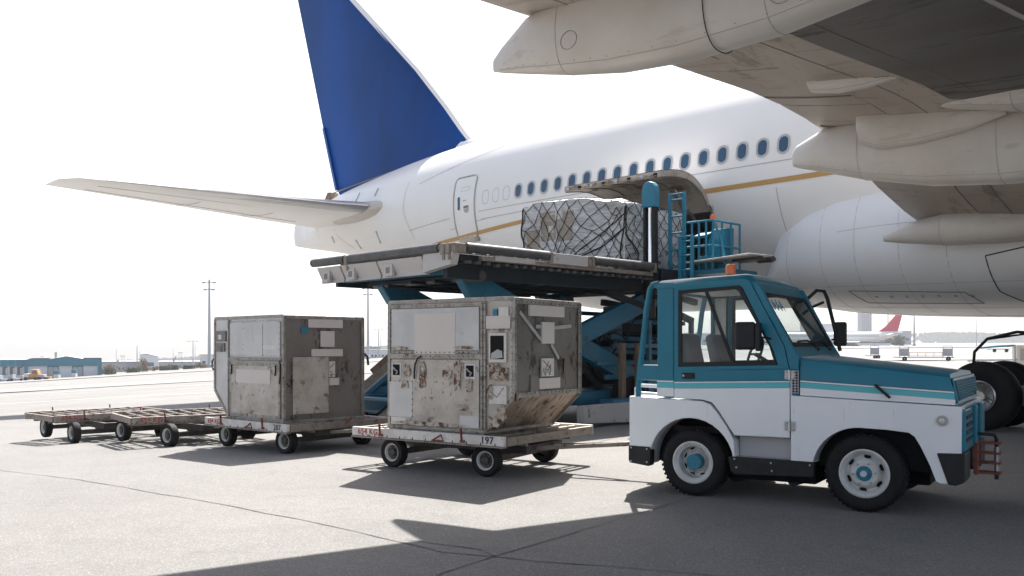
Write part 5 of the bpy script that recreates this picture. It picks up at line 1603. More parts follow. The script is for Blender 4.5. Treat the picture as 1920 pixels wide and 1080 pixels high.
MB().tube([(2.2, -1.5, ZT - .42), (2.2, 1.75, ZT - .42)], .09, 12).tube([(2.2, 1.35, ZT - .42), (2.2, 1.7, ZT - .42)], .12, 12).build('pivot_shaft', 'roller', LD, smooth=True)
MB().beam((1.95, -1.2, ZT - .86), (1.95, 1.15, ZT - .86), .14, .16).build('arm_crosstie', 'load_blue', LD, bevel=.02)
for x_, z_ in ((-.5, 1.82), (-3.8, .5), (-3.6, 2.9)): MB().tube([(x_, -1.5, z_), (x_, 1.5, z_)], .09, 12).build('pivot_shaft', 'roller', LD, smooth=True)
for y_ in (.4, -.4):
    MB().tube([(-2.6, y_, .7), (-1.4, y_, 1.7)], .1, 12).build('lift_cylinder', 'roller', LD, smooth=True)
    MB().tube([(-1.4, y_, 1.7), (-.5, y_, 2.4)], .055, 12).build('lift_piston', 'chrome', LD, smooth=True)
# chassis
MB().bb(-5.0, 3.3, -1.15, -.95, .38, .66).bb(-5.0, 3.3, .95, 1.15, .38, .66).bb(-5.0, 3.3, -.5, .5, .42, .62).bb(-5.0, -4.8, -1.15, 1.15, .38, .66).bb(3.1, 3.3, -1.15, 1.15, .38, .66).bb(-1, -.8, -1.15, 1.15, .38, .6).build('chassis', 'load_blue', LD, bevel=.012)
b = MB()
for z, x0, x1 in ((.95, -4.9, -1.7), (1.25, -4.9, -1.4), (1.62, -4.9, -2.0)):
    b.bb(x0, x1, 1.30, 1.38, z - .05, z + .05).bb(x0, x1, -1.38, -1.3, z - .05, z + .05)
for x in (-4.85, -3.2):
    b.bb(x - .05, x + .05, 1.29, 1.39, .6, 2.2).bb(x - .05, x + .05, -1.39, -1.29, .6, 2.2)
b.build('machinery_frame', 'load_blue', LD, bevel=.01)
MB().bb(-4.7, -3.6, -.9, .5, .7, 1.3).build('engine_box', 'load_dark', LD, bevel=.03)
for q, (x0_, x1_, y0_, y1_, z0_, z1_) in enumerate(((-4.7, -2.9, -1.25, -1.0, 1.35, 1.8), (-4.4, -3.4, -.6, .6, 1.9, 2.3), (-3.3, -2.5, -.9, .3, 1.3, 1.62), (-4.9, -4.4, -1.0, .9, 1.3, 2.6), (-2.7, -2.3, .3, 1.0, 1.75, 2.1), (-3.9, -3.0, .2, 1.1, .75, 1.2))):
    MB().bb(x0_, x1_, y0_, y1_, z0_, z1_).build('valve_block', 'load_dark' if q % 2 else 'load_blue', LD, bevel=.03)
for z_, y_ in ((2.15, 1.1), (2.4, -.9), (1.75, .9), (1.45, 1.25), (2.0, .3)):
    MB().beam((-4.9, y_, z_), (-2.2, y_ - .3, z_ + .05), .09, .10).build('machinery_rail', 'load_blue', LD, bevel=.01)
MB().tube([(-3.0, .7, 1.2), (-2.6, .7, 2.0)], .07, 10).build('tilt_cylinder', 'roller', LD, smooth=True)
MB().bb(-2.6, -1.7, -1.0, .2, .7, 1.2).build('hydraulic_tank', 'load_dark', LD, bevel=.03)
for x in (-2.05, -2.6):
    MB().bb(x - .075, x + .075, 1.46, 1.56, .35, 1.68).build('timber_post', 'brown_wood', LD, bevel=.012)
b = MB()
for k in range(14):
    x = -4.6 + 3 * random.random()
    z = 1.1 + 1.0 * random.random()
    y = .9 + .4 * random.random()
    c1, c2 = .3 * random.random(), .25 + .3 * random.random()
    b.tube([(x + 1.0 * t, y + .08 * sin(5 * t + k), z + c1 * sin(pi * t) - c2 * t * t) for t in [q / 12 for q in range(13)]], .02, 6)
b.build('hydraulic_hoses', 'hydraulic_hose', LD, smooth=True, kind='stuff')
b = MB()
for k in range(9):
    x = X0 + .3 + 4.4 * k / 8
    b.beam((x, 1.2, ZT - .42), (x + .35, -1.2, ZT - .46), .05, .06)
for z, y in ((ZT - .5, .8), (ZT - .52, -.6), (ZT - .48, .1)):
    b.tube([(X0 + .1, y, z), (X1 - .5, y + .1, z)], .035, 6)
b.build('deck_underframe', 'load_dark', LD)
b = MB()
for p, q in (((-2.7, 1.4, 2.75), (-4.8, 1.4, 2.2)), ((-2.9, 1.3, 2.95), (-5.1, 1.3, 2.65)), ((-3.0, 1.1, 2.5), (-4.9, 1.3, 3.1)), ((-2.6, .5, 2.6), (-5.0, .5, 2.4)), ((-1.5, 1.5, 2.75), (-2.9, 1.5, 2.45))):
    b.beam(p, q, .12, .14)
b.build('bridge_linkage', 'load_dark', LD, bevel=.01)
def big_wheel(x, y, r=.52, w_=.3):
    MB().lathe([(r * .5, -w_ / 2), (r * .9, -w_ / 2), (r, -w_ / 3), (r, w_ / 3), (r * .9, w_ / 2), (r * .5, w_ / 2), (r * .45, w_ * .3), (.001, w_ * .25)], (x, y, r), 32).build('wheel', 'black_rubber', LD, smooth=True)
for x in (-4.3, -2.55, 2.4):
    for y in (-1.4, 1.28): big_wheel(x, y, .48 if x < 0 else .36)
MB().prism([(-3.9, .03), (-3.9, .36), (-2.2, .36), (-1.95, .46), (-.2, .44), (-.2, .10), (-2.0, .03)], 1.85, 2.05).build('stabiliser_skirt', 'load_white', LD, bevel=.015)
MB().bb(-3.8, -1.2, 1.6, 1.95, .42, .52).build('skirt_shelf', 'load_blue', LD, bevel=.01)
for x_ in (-1.95, -3.55): MB().bb(x_ - .05, x_ + .05, 1.2, 1.95, .1, .5).build('skirt_bracket', 'load_dark', LD)
# bridge platform at the hold
BX0, BX1 = -5.25, -2.55
MB().bb(BX0, BX1, -1.95, 2.2, ZT - .20, ZT - .04).bb(BX0, BX1, 2.0, 2.2, ZT - .34, ZT - .2).bb(BX0, BX1, -1.95, -1.85, ZT - .34, ZT - .2).build('bridge_deck', 'load_dark', LD, bevel=.01)
for k in range(7):
    x = BX0 + .2 + 2.3 * k / 6
    MB().tube([(x, -1.6, ZT - .0), (x, 1.6, ZT - .0)], .045, 8).build('bridge_roller', 'roller', LD, smooth=True)
def mast(x, y, zt):
    e = bpy.data.objects.new('lift_mast', None)
    COL.objects.link(e)
    e.parent = LD
    e.location = (x, y, 0)
    MB().tube([(0, 0, 2.6), (0, 0, zt - .55)], .058, 20).build('cylinder', 'chrome', e, smooth=True)
    MB().tube([(0, 0, 2.2), (0, 0, 3.25)], .10, 14).build('cylinder_foot', 'trim_black', e, smooth=True)
    b = MB()
    for k in range(34):
        z = 2.7 + (zt - 3.25) * k / 33
        b.bb(-.06, .06, -.155, -.085, z, z + .045).bb(-.06, .06, .085, .155, z, z + .045)
    b.build('chain', 'trim_black', e, kind='stuff')
    b = MB().bb(-.045, .045, -.15, -.09, 2.6, zt - .5).bb(-.045, .045, .09, .15, 2.6, zt - .5).bb(-.08, .02, -.15, .15, zt - .62, zt - .48)
    b.build('mast_rail', 'dark', e)
    c = MB().prism([(-.17, zt - .55), (.17, zt - .55), (.17, zt - .2), (.15, zt - .1), (.1, zt - .03), (.03, zt), (-.03, zt), (-.1, zt - .03), (-.15, zt - .1), (-.17, zt - .2)], -.10, .10)
    c.v = [(y_, x_, z_) for x_, y_, z_ in c.v]
    c.build('mast_cap', 'load_bright', e, bevel=.03, seg=3)
mast(-2.42, 1.98, 5.1)
mast(-3.2, -2.0, 5.16)
# ladders
def ladder(x, y, z0, z1, w_=.36, n=6, r=.022):
    b = MB()
    for s_ in (-1, 1): b.bb(x - .03, x + .03, y + s_ * w_ / 2 - .035, y + s_ * w_ / 2 + .035, z0, z1)
    for k in range(n):
        z = z0 + (z1 - z0) * (k + .6) / n
        b.tube([(x, y - w_ / 2, z), (x, y + w_ / 2, z)], r, 6)
    b.tube([(x, y - w_ / 2, z1 - .02), (x, y + w_ / 2, z1 - .02)], r, 6)
    return b.build('ladder', 'load_bright', LD, bevel=.004)
ladder(-3.0, 2.25, 2.75, 4.9, .36, 6)
ladder(-2.9, 2.55, 2.75, 3.95, .3, 4)
# operator station
b = MB()
def rail(*P): b.tube(P, .025, 8)
xa, xb, ya, yb = -4.35, -3.3, 2.3, 2.95
for z in (3.75, 4.28): 
    rail((xb, ya, z), (xb, yb, z), (xa, yb, z))
for y in (2.42, 2.6, 2.78, 2.95): rail((xb, y, 3.25), (xb, y, 4.28))
for x in (-3.65, -4.0, -4.35): rail((x, yb, 3.25), (x, yb, 4.28))
rail((xb, 2.95, 4.28), (xb + .02, 3.15, 3.9), (xb + .02, 3.28, 3.3))
b.build('station_railing', 'load_bright', LD, smooth=True)
MB().bb(-4.5, -3.2, 2.25, 3.3, ZT - .15, ZT - .05).build('station_floor', 'load_blue', LD, bevel=.01)
MB().prism([(-4.2, 3.25), (-3.6, 3.25), (-3.6, 3.9), (-3.75, 4.15), (-4.2, 4.2)], 2.62, 2.9).build('control_console', 'load_bright', LD, bevel=.02)
MB().bb(-3.6, -3.4, 2.5, 2.85, 3.25, 3.55).build('foot_box', 'load_bright', LD, bevel=.02)
MB().box((-3.6, 2.5, 4.02), (.25, .3, .06), Matrix.Rotation(radians(20), 3, 'Y')).build('control_panel', 'load_bright', LD, bevel=.01)
MB().lathe([(.06, 0), (.065, .06), (.05, .12), (.001, .13)], (-3.45, 2.85, 4.3), 16, 'z').build('warning_lamp', 'orange', LD, smooth=True)
b = MB()
b.beam((-3.5, 2.35, 3.40), (-3.3, 4.1, 3.46), .8, .035)
b.build('side_wing_plate', 'label_w', LD, bevel=.01)
MB().tube([(-3.5, 3.9, 3.38), (-3.5, 4.25, 3.38)], .07, 10).bb(-3.7, -3.3, 3.4, 4.2, 3.36, 3.42).build('wing_plate_hinge', 'dolly_dark', LD, bevel=.01)
for c_, d_ in (((-2.5, 1.72, 3.45), (.1, .14, .3)), ((-3.15, 1.8, 3.45), (.1, .12, .25))): MB().box(c_, d_).build('pallet_stop', 'load_white', LD, bevel=.01)

# ------------------------------------------------------------------ netted pallet
pc = AW(-13.62, 5.3)
PL = thing('netted_cargo_pallet', 'bulky plastic-wrapped load under a black net, on the loader deck below the open cargo door', 'cargo pallet', (pc.x, pc.y, ZT + .06), atan2(SV.y, SV.x) + radians(4))
LX, LY, LZ = 2.35, 2.9, 1.58
MB().bb(-LX / 2 - .04, LX / 2 + .04, -LY / 2 - .08, LY / 2 + .08, 0, .03).build('aluminium_pallet', 'steel', PL, bevel=.006)
def load_pt(s_, t):
    """s_ along the perimeter-ish param of a face tuple (face, u, v)"""
    pass
def bulge(p, off=0.):
    x, y, z = p
    hx, hy_ = LX / 2, LY / 2
    u, v, w_ = x / hx, y / hy_, z / LZ
    # rounded shoulders and sagging top
    top = LZ * (1 - .03 * abs(v) ** 6 - .11 * max(0, v) ** 2 - .03 * abs(u) ** 4)
    zz = w_ * top
    rnd = 1 - .015 * w_ ** 8 + .012 * sin(pi * w_)
    q = Vector((x * rnd, y * rnd, zz))
    n = noise.noise(Vector((x * 1.3 + 4, y * 1.3, z * 1.5))) * .11 + noise.noise(Vector((x * 4, y * 4, z * 5))) * .035
    r2 = noise.noise(Vector((x * 9 + y * 6, z * 3 - y * 4, x * 3))) * .014
    d = Vector((u * abs(u) ** 9, v * abs(v) ** 9, max(0, w_) ** 9 * 1.0))
    if d.length > 1e-4: d.normalize()
    return q + d * (n * .8 + r2 + off)
def face_grid(f, nu, nv):
    P = []
    for i in range(nu + 1):
        for j in range(nv + 1):
            u, v = i / nu * 2 - 1, j / nv
            hx, hy_ = LX / 2, LY / 2
            if f == 0: p = (hx, u * hy_, .03 + v * (LZ - .03))
            elif f == 1: p = (-hx, -u * hy_, .03 + v * (LZ - .03))
            elif f == 2: p = (-u * hx, hy_, .03 + v * (LZ - .03))
            elif f == 3: p = (u * hx, -hy_, .03 + v * (LZ - .03))
            else: p = ((v * 2 - 1) * hx, u * hy_, LZ)
            P.append(bulge(p))
    return P, [(i * (nv + 1) + j, (i + 1) * (nv + 1) + j, (i + 1) * (nv + 1) + j + 1, i * (nv + 1) + j + 1) for i in range(nu) for j in range(nv)]
b = MB()
for f in range(5):
    P, F_ = face_grid(f, 70, 44)
    b.add(P, F_)
b.build('wrapped_load', 'wrap', PL, smooth=True)
# a few carton faces and labels showing through the wrap
def on_face(f, u, v, off):
    hx, hy_ = LX / 2, LY / 2
    p = (hx, u * hy_, v * LZ) if f == 0 else ((-u * hx, hy_, v * LZ) if f == 2 else ((v * 2 - 1) * hx, u * hy_, LZ))
    return bulge(p, off)
def patch_on(nm, f, u0, u1, v0, v1, m, off=.006, k=6):
    L = [on_face(f, u0 + (u1 - u0) * i / k, v0 + (v1 - v0) * j / k, off) for i in range(k + 1) for j in range(k + 1)]
    MB().add(L, [(i * (k + 1) + j, (i + 1) * (k + 1) + j, (i + 1) * (k + 1) + j + 1, i * (k + 1) + j + 1) for i in range(k) for j in range(k)]).build(nm, m, PL, smooth=True, fix=False)
patch_on('carton_side', 0, -.62, -.30, .45, .86, 'box_card')
patch_on('carton_side', 0, -.26, .05, .42, .84, 'box_card')
patch_on('carton_side', 0, -.90, -.66, .1, .62, 'box_card')
patch_on('white_label', 0, -.46, -.34, .56, .66, 'label_w', .012)
patch_on('white_label', 0, -.30, -.16, .74, .88, 'label_w', .012)
patch_on('white_label', 2, .1, .2, .5, .62, 'label_w', .010)
b = MB()
def cord(f, pts, r=.007):
    P = []
    for i in range(len(pts) - 1):
        for j in range(5):
            t = j / 5
            u = pts[i][0] + (pts[i + 1][0] - pts[i][0]) * t
            v = pts[i][1] + (pts[i + 1][1] - pts[i][1]) * t
            P.append(on_face(f, u, v, .016))
    P.append(on_face(f, *pts[-1], .016))
    b.tube(P, r, 5)
def netgrid(f, nu, nv, u0=-1, u1=1, gather=None):
    node = {}
    for i in range(nu + 1):
        for j in range(nv + 1):
            if (i + j) % 2: continue
            u = u0 + (u1 - u0) * i / nu + (random.random() - .5) * .10 * (0 < i < nu)
            v = .04 + .96 * j / nv + (random.random() - .5) * .10 * (0 < j < nv)
            if gather:
                for gu, gv, gr, gs in gather:
                    d = hypot((u - gu), (v - gv) * 1.0)
                    k = gs * math.exp(-(d / gr) ** 2)
                    u += (gu - u) * k
                    v += (gv - v) * k
            node[i, j] = (max(u0, min(u1, u)), max(.02, min(1, v)))
    for (i, j), p in node.items():
        for di in (-1, 1):
            q = node.get((i + di, j + 1))
            if q:
                m_ = ((p[0] + q[0]) / 2 + (random.random() - .5) * .012, (p[1] + q[1]) / 2 - .012)
                cord(f, [p, m_, q])
netgrid(0, 18, 8, gather=[(.9, .9, .3, .6), (.75, .5, .35, .5), (-.3, .08, .45, .6), (-.95, .5, .2, .5)])
netgrid(2, 14, 8, gather=[(.9, .6, .3, .5), (0, .2, .4, .35)])
netgrid(4, 16, 8)
cord(0, [(-1, .12), (-.6, .05), (-.2, .14), (.2, .16), (.6, .3), (1, .62)], .016)
cord(0, [(-1, .3), (-.7, .1), (-.3, .08), (.1, .2), (.6, .52), (1, .85)], .012)
cord(0, [(1, .95), (.97, .6), (.9, .2), (.95, .04)], .016)
cord(2, [(-.97, .95), (-.95, .5), (-.6, .2), (-.2, .1), (.4, .12), (1, .06)], .014)
cord(0, [(-1, .98), (-.97, .5), (-.98, .05)], .016)
for f in (0, 2):
    for k in range(7):
        u = -.9 + .3 * k
        cord(f, [(u, .12), (u + .05, .02)], .012)
b.build('cargo_net', 'net', PL, smooth=False)

# ------------------------------------------------------------------ belt loader between the containers
bx, by, bz_ = at(722, 18.0)
BL = thing('belt_loader', 'blue and white belt loader with raised conveyor, seen through the gap between the two containers', 'belt loader', (bx, by, bz_), 0)
MB().bb(-.34, .07, 0, .9, .64, .86).build('body', 'load_blue', BL, bevel=.015)
MB().bb(-1.7, 0, .02, .9, .40, .62).build('side_panel', 'load_white', BL, bevel=.01)
MB().bb(.002, .12, .04, .9, .36, .64).build('rear_panel', 'dark', BL, bevel=.01)
MB().bb(-1.7, .01, 0, .9, .30, .385).build('bumper', 'load_white', BL, bevel=.01)
MB().bb(-.42, -.24, -.0, .03, .46, .57).build('vent_grille', 'dark', BL, bevel=.004)
for z in (.475, .51, .545): MB().bb(-.41, -.25, -.012, 0, z, z + .012).build('vent_slat', 'label_w', BL)
text_mesh('unit_number', '8', .13, 'blue_print', BL, frame_mtx((-.10, .014, .52), (1, 0, 0), (0, 0, 1)))
for zc, hh, m_, xa in ((1.06, .17, 'dolly_metal', -.85), (.945, .05, 'load_white', -.85), (1.225, .12, 'brown_wood', -.26), (.87, .09, 'load_blue', -.7)):
    MB().beam((xa, -.03, zc + .87 * (xa + .16)), (1.35, -.03, zc + .87 * 1.51), hh, .07, (0, 1, 0)).build('conveyor_rail', m_, BL, bevel=.008)
MB().beam((-.85, .4, .5), (1.35, .4, 2.4), .05, .7, (0, 1, 0)).build('belt', 'black_rubber', BL)
for x in (-1.35, -.1):
    for y in (.12, .8): MB().lathe([(.12, -.08), (.24, -.08), (.26, -.05), (.26, .05), (.24, .08), (.12, .08)], (x, y, .26), 24).build('wheel', 'black_rubber', BL, smooth=True)
rx, ry, rz = at(716, 16.2)
RP = thing('conveyor_foot', 'white and dark blue inclined support arm rising behind the dolly numbered 197', 'support arm', (rx, ry, rz), 0)
MB().beam((-.3, 0, .22), (.6, 0, 1.0), .04, .10, (0, 1, 0)).build('upper_rail', 'trim_black', RP)
MB().beam((-.3, .02, .13), (.6, .02, .91), .13, .08, (0, 1, 0)).build('web_plate', 'load_white', RP)
MB().prism([(.0, .0), (.6, .0), (.6, .80), (.0, .28)], .07, .15).build('foot_plate', 'load_blue', RP, bevel=.01)

# ------------------------------------------------------------------ background
def P3(px, Y): return at(px, Y)
def pxw(dpx, Y): return dpx / 1690 * Y
# terminal workshop on the far left
Y = 200
x0, y0, z0 = P3(52, Y)
BD = thing('terminal_workshop', 'low white workshop with teal gabled fascia and two grey doors, far left of the apron', 'building', (x0, y0, z0 - .3), .44)
wd, hh = pxw(133, Y) * .95, pxw(39, Y) + .3
MB().bb(0, wd, 0, 18, 0, hh * .98).build('wall', 'conc_bld', BD)
g = [(0, hh * .68), (wd - .8, hh * .68), (wd - .8, 0), (wd, 0), (wd, hh), (wd * .74, hh * 1.01), (wd * .52, hh * 1.13), (wd * .28, hh * 1.0), (0, hh)]
MB().prism(g, -.5, .0).build('fascia', 'bld_blue', BD)
MB().bb(-.6, -.02, -.45, 0.0, 0, hh * .99).build('corner_pier', 'bld_blue', BD)
MB().prism([(0, hh), (wd * .28, hh * 1.0), (wd * .52, hh * 1.12), (wd * .74, hh * 1.0), (wd, hh)], .0, 18.2).build('roof', 'bld_roof', BD)
for fx in (.27, .60):
    d = MB().bb(wd * fx, wd * fx + 2.0, -.08, -.02, 0, hh * .64).build('door', 'hut', BD)
    MB().bb(wd * fx - .15, wd * fx, -.12, -.02, 0, hh * .66).bb(wd * fx + 2, wd * fx + 2.15, -.12, -.02, 0, hh * .66).bb(wd * fx - .15, wd * fx + 2.15, -.12, -.02, hh * .64, hh * .68).build('door_frame', 'bld_blue', d)
    MB().bb(wd * fx + .97, wd * fx + 1.03, -.1, -.075, 0, hh * .64).build('door_joint', 'dark', d)
wl = 13
MB().bb(-wl, -.6, .3, 18, 0, hh * .96).build('wing_wall', 'conc_bld', BD)
MB().bb(-wl, -.6, -.1, .28, hh * .68, hh * .98).build('wing_fascia', 'bld_blue', BD)
for k in range(9):
    xx = -1.9 - 1.42 * k
    w_ = MB().bb(xx, xx + .75, .2, .28, hh * .30, hh * .63).build('window', 'bld_glass', BD)
    MB().bb(xx - .18, xx, .15, .29, hh * .28, hh * .65).bb(xx, xx + .78, .15, .29, hh * .63, hh * .66).build('window_frame', 'bld_blue', w_)
    MB().bb(xx + .45, xx + .7, .17, .199, hh * .32, hh * .6).build('blind', 'label', w_)
    if k < 8: MB().bb(xx - .55, xx - .5, -.14, -.1, hh * .66, hh * .98).build('fascia_joint', 'tug_teal', BD)
MB().bb(wd * .34, wd * .34 + .5, 8, 8.5, hh, hh + 1.5).build('chimney', 'hut', BD)
MB().lathe([(.7, 0), (.35, .3), (.001, .35)], (wd * .2, 4, hh + .4), 16, 'z').build('roof_vent', 'hut', BD)
for i, px in enumerate((100, 134)):
    xx, yy, zz = P3(px, 196)
    K = thing('utility_cabinet', ['teal topped white cabinet in front of the left grey workshop door', 'teal topped white cabinet in front of the right grey workshop door'][i], 'cabinet', (xx, yy, zz), 0, 'cabinets by the workshop doors')
    MB().bb(0, 1.15 if i == 0 else .9, 0, .9, 0, .85).build('cabinet_body', 'label_w', K)
    MB().bb(-.02, (1.15 if i == 0 else .9) + .02, -.02, .92, .85, 1.6).build('cabinet_top', 'bld_blue', K)
# orange tractor and its carts
xx, yy, zz = P3(52, 178)
OT = thing('ground_tractor', 'small orange tractor parked in front of the teal fascia workshop', 'tractor', (xx, yy, zz), 0)
MB().bb(.1, 1.9, 0, 1.5, .55, 1.35).build('body', 'orange_body', OT, bevel=.08)
MB().bb(1.9, 3.1, .1, 1.4, .6, 1.2).build('grey_hood', 'hut', OT, bevel=.08)
MB().prism([(.55, 1.35), (.7, 2.1), (1.7, 2.1), (1.95, 1.35)], .15, 1.35).build('cab', 'orange_body', OT, bevel=.05)
MB().prism([(.75, 1.42), (.85, 1.95), (1.6, 1.95), (1.75, 1.42)], .12, .16).build('window', 'bld_glass', OT)
MB().bb(.7, 1.75, .1, 1.4, 2.1, 2.18).build('roof', 'label_w', OT)
MB().bb(-.9, .1, .1, 1.4, .6, 1.35).build('rear_box', 'label_w', OT, bevel=.05)
MB().bb(-.9, 3.1, .1, 1.4, .35, .6).build('chassis', 'trim_black', OT)
MB().bb(3.0, 4.2, .3, 1.3, .4, .75).build('nose', 'orange_body', OT, bevel=.05)
for x in (-.5, 1.5, 2.2, 3.6): MB().lathe([(.1, -.1), (.35, -.1), (.35, .1), (.1, .1)], (x, .1, .35), 16).build('wheel', 'black_rubber', OT)
for i, px in enumerate((6, 30)):
    xx, yy, zz = P3(px, 180)
    C_ = thing('luggage_cart', ['grey luggage cart cut by the left picture edge, behind the orange tractor', 'low luggage cart heaped with dry brush, coupled behind the orange tractor'][i], 'cart', (xx, yy, zz), 0, 'carts behind the orange tractor')
    MB().bb(-1.2, 1.3, 0, 1.3, .45, .6).build('bed', 'hut', C_)
    MB().bb(-1.2, -.7, 0, 1.3, .6, 1.3).build('end_box', 'hut', C_, bevel=.04)
    MB().bb(.9, 1.3, 0, 1.3, .6, 1.2).build('end_panel', 'hut', C_, bevel=.04)
    for x in (-.9, 1.0): MB().lathe([(.05, -.1), (.28, -.1), (.28, .1), (.05, .1)], (x, .05, .28), 14).build('wheel', 'black_rubber', C_)

def leafy(name, label, x, y, z, w_, h, d, m, n, ls, trunk=.0, cat='shrub', group=None, seed=1, box=False):
    rnd = random.Random(seed)
    T_ = thing(name, label, cat, (x, y, z), 0, group)
    blobs = []
    for k in range(7):
        blobs.append(((rnd.random() - .5) * w_ * .6, (rnd.random() - .5) * d * .6, trunk + (h - trunk) * (.25 + .6 * rnd.random()), .3 + .25 * rnd.random()))
    b = MB()
    for k in range(n):
        if box:
            p = Vector(((rnd.random() - .5) * w_, (rnd.random() - .5) * d, h * rnd.random()))
            q = rnd.randrange(3)
            if q == 0: p.x = math.copysign(w_ / 2, p.x) + rnd.gauss(0, .03) * w_
            elif q == 1: p.y = math.copysign(d / 2, p.y) + rnd.gauss(0, .03) * d
            else: p.z = h + rnd.gauss(0, .03) * h
        else:
            c = blobs[rnd.randrange(7)]
            while True:
                v = Vector((rnd.uniform(-1, 1), rnd.uniform(-1, 1), rnd.uniform(-1, 1)))
                if v.length < 1: break
            v *= c[3]
            p = Vector((c[0] + v.x * w_, c[1] + v.y * d, max(.03 * h, c[2] + v.z * h * .9)))
        s_ = ls * (.5 + rnd.random())
        a1 = Vector((rnd.uniform(-1, 1), rnd.uniform(-1, 1), rnd.uniform(-1, 1))).normalized() * s_
        a2 = a1.orthogonal().normalized() * s_ * .7
        b.add([p - a1, p + a2, p + a1, p - a2], [(0, 1, 2, 3)])
    if box: b.bb(-w_ / 2 * .93, w_ / 2 * .93, -d / 2 * .93, d / 2 * .93, 0, h * .94)
    b.build('crown' if cat == 'tree' else 'foliage', m, T_, fix=False)
    if not box:
        b = MB().tube([(0, 0, 0), (.05 * w_, 0, h * .35), (-.02 * w_, .03 * w_, h * .7)], [.05 * h * .5, .035 * h * .5, .01 * h], 6)
        for k in range(4):
            a = rnd.random() * 6.28
            b.tube([(.03 * w_, 0, h * .3), (w_ * .25 * cos(a), d * .25 * sin(a), h * .7)], [.02 * h * .5, .006 * h], 5)
        b.build('trunk' if cat == 'tree' else 'stem', 'bark', T_)
    return T_
# far-left hedges, planters, bushes, dry trees: pixel column, distance, width px, height px, kind
hed = [(191, 225, 9, 9, 'box', 'clipped dark hedge block just right of the workshop corner'), (207, 205, 17, 10, 'box', 'widest clipped dark hedge block, right of the workshop'),
       (246, 228, 8, 7, 'box', 'small clipped dark hedge in front of the dry tree, left one'), (256, 228, 8, 7, 'box', 'small clipped dark hedge in front of the dry tree, right one'),
       (310, 235, 18, 7, 'box', 'long low dark hedge below the tall white warehouse'), (328, 235, 9, 8, 'box', 'short dark hedge at the end of the long low hedge'),
       (350, 240, 7, 6, 'box', 'tiny dark hedge left of the light pole'), (360, 240, 7, 6, 'box', 'tiny dark hedge nearest the light pole')]
for i, (px, Y, w_, h, k, lb) in enumerate(hed):
    x, y, z = P3(px, Y)
    leafy('hedge', lb, x, y, z, pxw(w_, Y), pxw(h, Y), 1.6, 'foliage_dark', 260, .14, box=True, cat='hedge', group='hedges along the far apron edge', seed=i)
bush = [(207, 212, 20, 16, 'bush', 'sprawling dry bush rising behind the widest hedge'), (272, 238, 16, 21, 'tree', 'tallest dry leafy tree beside the white gabled warehouse'), (262, 236, 12, 10, 'bush', 'low dry bush left of the tall dry tree'),
        (290, 240, 16, 8, 'bush', 'pale low bush right of the tall dry tree'), (318, 242, 16, 10, 'bush', 'dry rounded bush above the long low hedge'), (240, 238, 10, 6, 'bush', 'little dry bush left of the two small hedges'),
        (346, 244, 8, 6, 'bush', 'little dry bush left of the tiny hedges'), (372, 246, 16, 9, 'bush', 'pale dry bush right of the tiny hedges'), (382, 246, 10, 8, 'bush', 'pale bush behind the foot of the tall light pole')]
for i, (px, Y, w_, h, k, lb) in enumerate(bush):
    x, y, z = P3(px, Y)
    leafy('dry_tree' if k == 'tree' else 'dry_bush', lb, x, y, z, pxw(w_, Y), pxw(h, Y), 2.2, 'foliage_dry', 700 if k == 'tree' else 380, .16, cat='tree' if k == 'tree' else 'bush', seed=20 + i)
# warehouses
def shed(label, px0, px1, Y, ytop, ybase_h, m='conc_bld', gable=False, depth=20, wins=0, seed=0, roof='hut'):
    x0, y0, z0 = P3(px0, Y)
    x1 = (px1 - 960) / 1690 * Y
    top = 1.6 + (650 - ytop) / 1690 * Y
    an_ = -atan2((x0 + x1) / 2, Y)
    B = thing('warehouse', label, 'building', (x0, y0, z0 - 1), an_)
    W_, H_ = (x1 - x0) / (cos(an_) - sin(an_) * ((x0 + x1) / 2 / Y)) * (1.0), top - z0 + 1
    if gable: MB().prism([(0, 0), (W_, 0), (W_, H_ * .85), (W_ * .36, H_), (0, H_ * .96)], 0, depth).build('wall', m, B)
    else:
        MB().bb(0, W_, 0, depth, 0, H_ * .97).build('wall', m, B)
        MB().bb(-.3, W_ + .3, -.4, depth, H_ * .97, H_).build('roof', roof, B)
    if gable: MB().beam((0, depth / 2, H_ * .97), (W_ * .36, depth / 2, H_ * 1.01), depth, .3).beam((W_ * .36, depth / 2, H_ * 1.01), (W_, depth / 2, H_ * .86), depth, .3).build('roof', roof, B)
    for k in range(wins):
        xx = W_ * (k + .3) / wins
        MB().bb(xx, xx + W_ / wins * .45, -.1, -.02, 1 + (H_ - 1) * .28, 1 + (H_ - 1) * .5).build('window', 'bld_glass', B)
    return B
shed('long low grey warehouse running behind the hedges, left stretch', 184, 262, 300, 678, 0, 'hut', wins=9)
shed('tall white warehouse with a sloping gable behind the dry tree', 263, 297, 290, 664, 0, 'conc_bld', gable=True, wins=1)
shed('long low grey warehouse running behind the hedges, right stretch', 298, 376, 300, 678, 0, 'hut', wins=9)
shed('cream house with a tiled roof beside the tall light pole', 375, 402, 262, 664, 0, 'conc_bld', wins=2, depth=10, roof='bld_roof')
shed('long pale warehouse in the gap between the containers', 640, 735, 300, 656, 0, 'conc_bld', wins=14)
shed('raised grey pavilion above the pale warehouse between the containers', 640, 714, 360, 650, 0, 'hut', wins=0)
shed('flat grey terminal behind the tractor windscreen, near the control tower', 1400, 1700, 640, 622, 0, 'hut', wins=20)
shed('boxy pale hangar left of the control tower behind the cab pillar', 1500, 1568, 620, 608, 0, 'conc_bld', wins=0)
shed('pale hall seen through the cab side window', 1300, 1440, 560, 626, 0, 'conc_bld', wins=10)
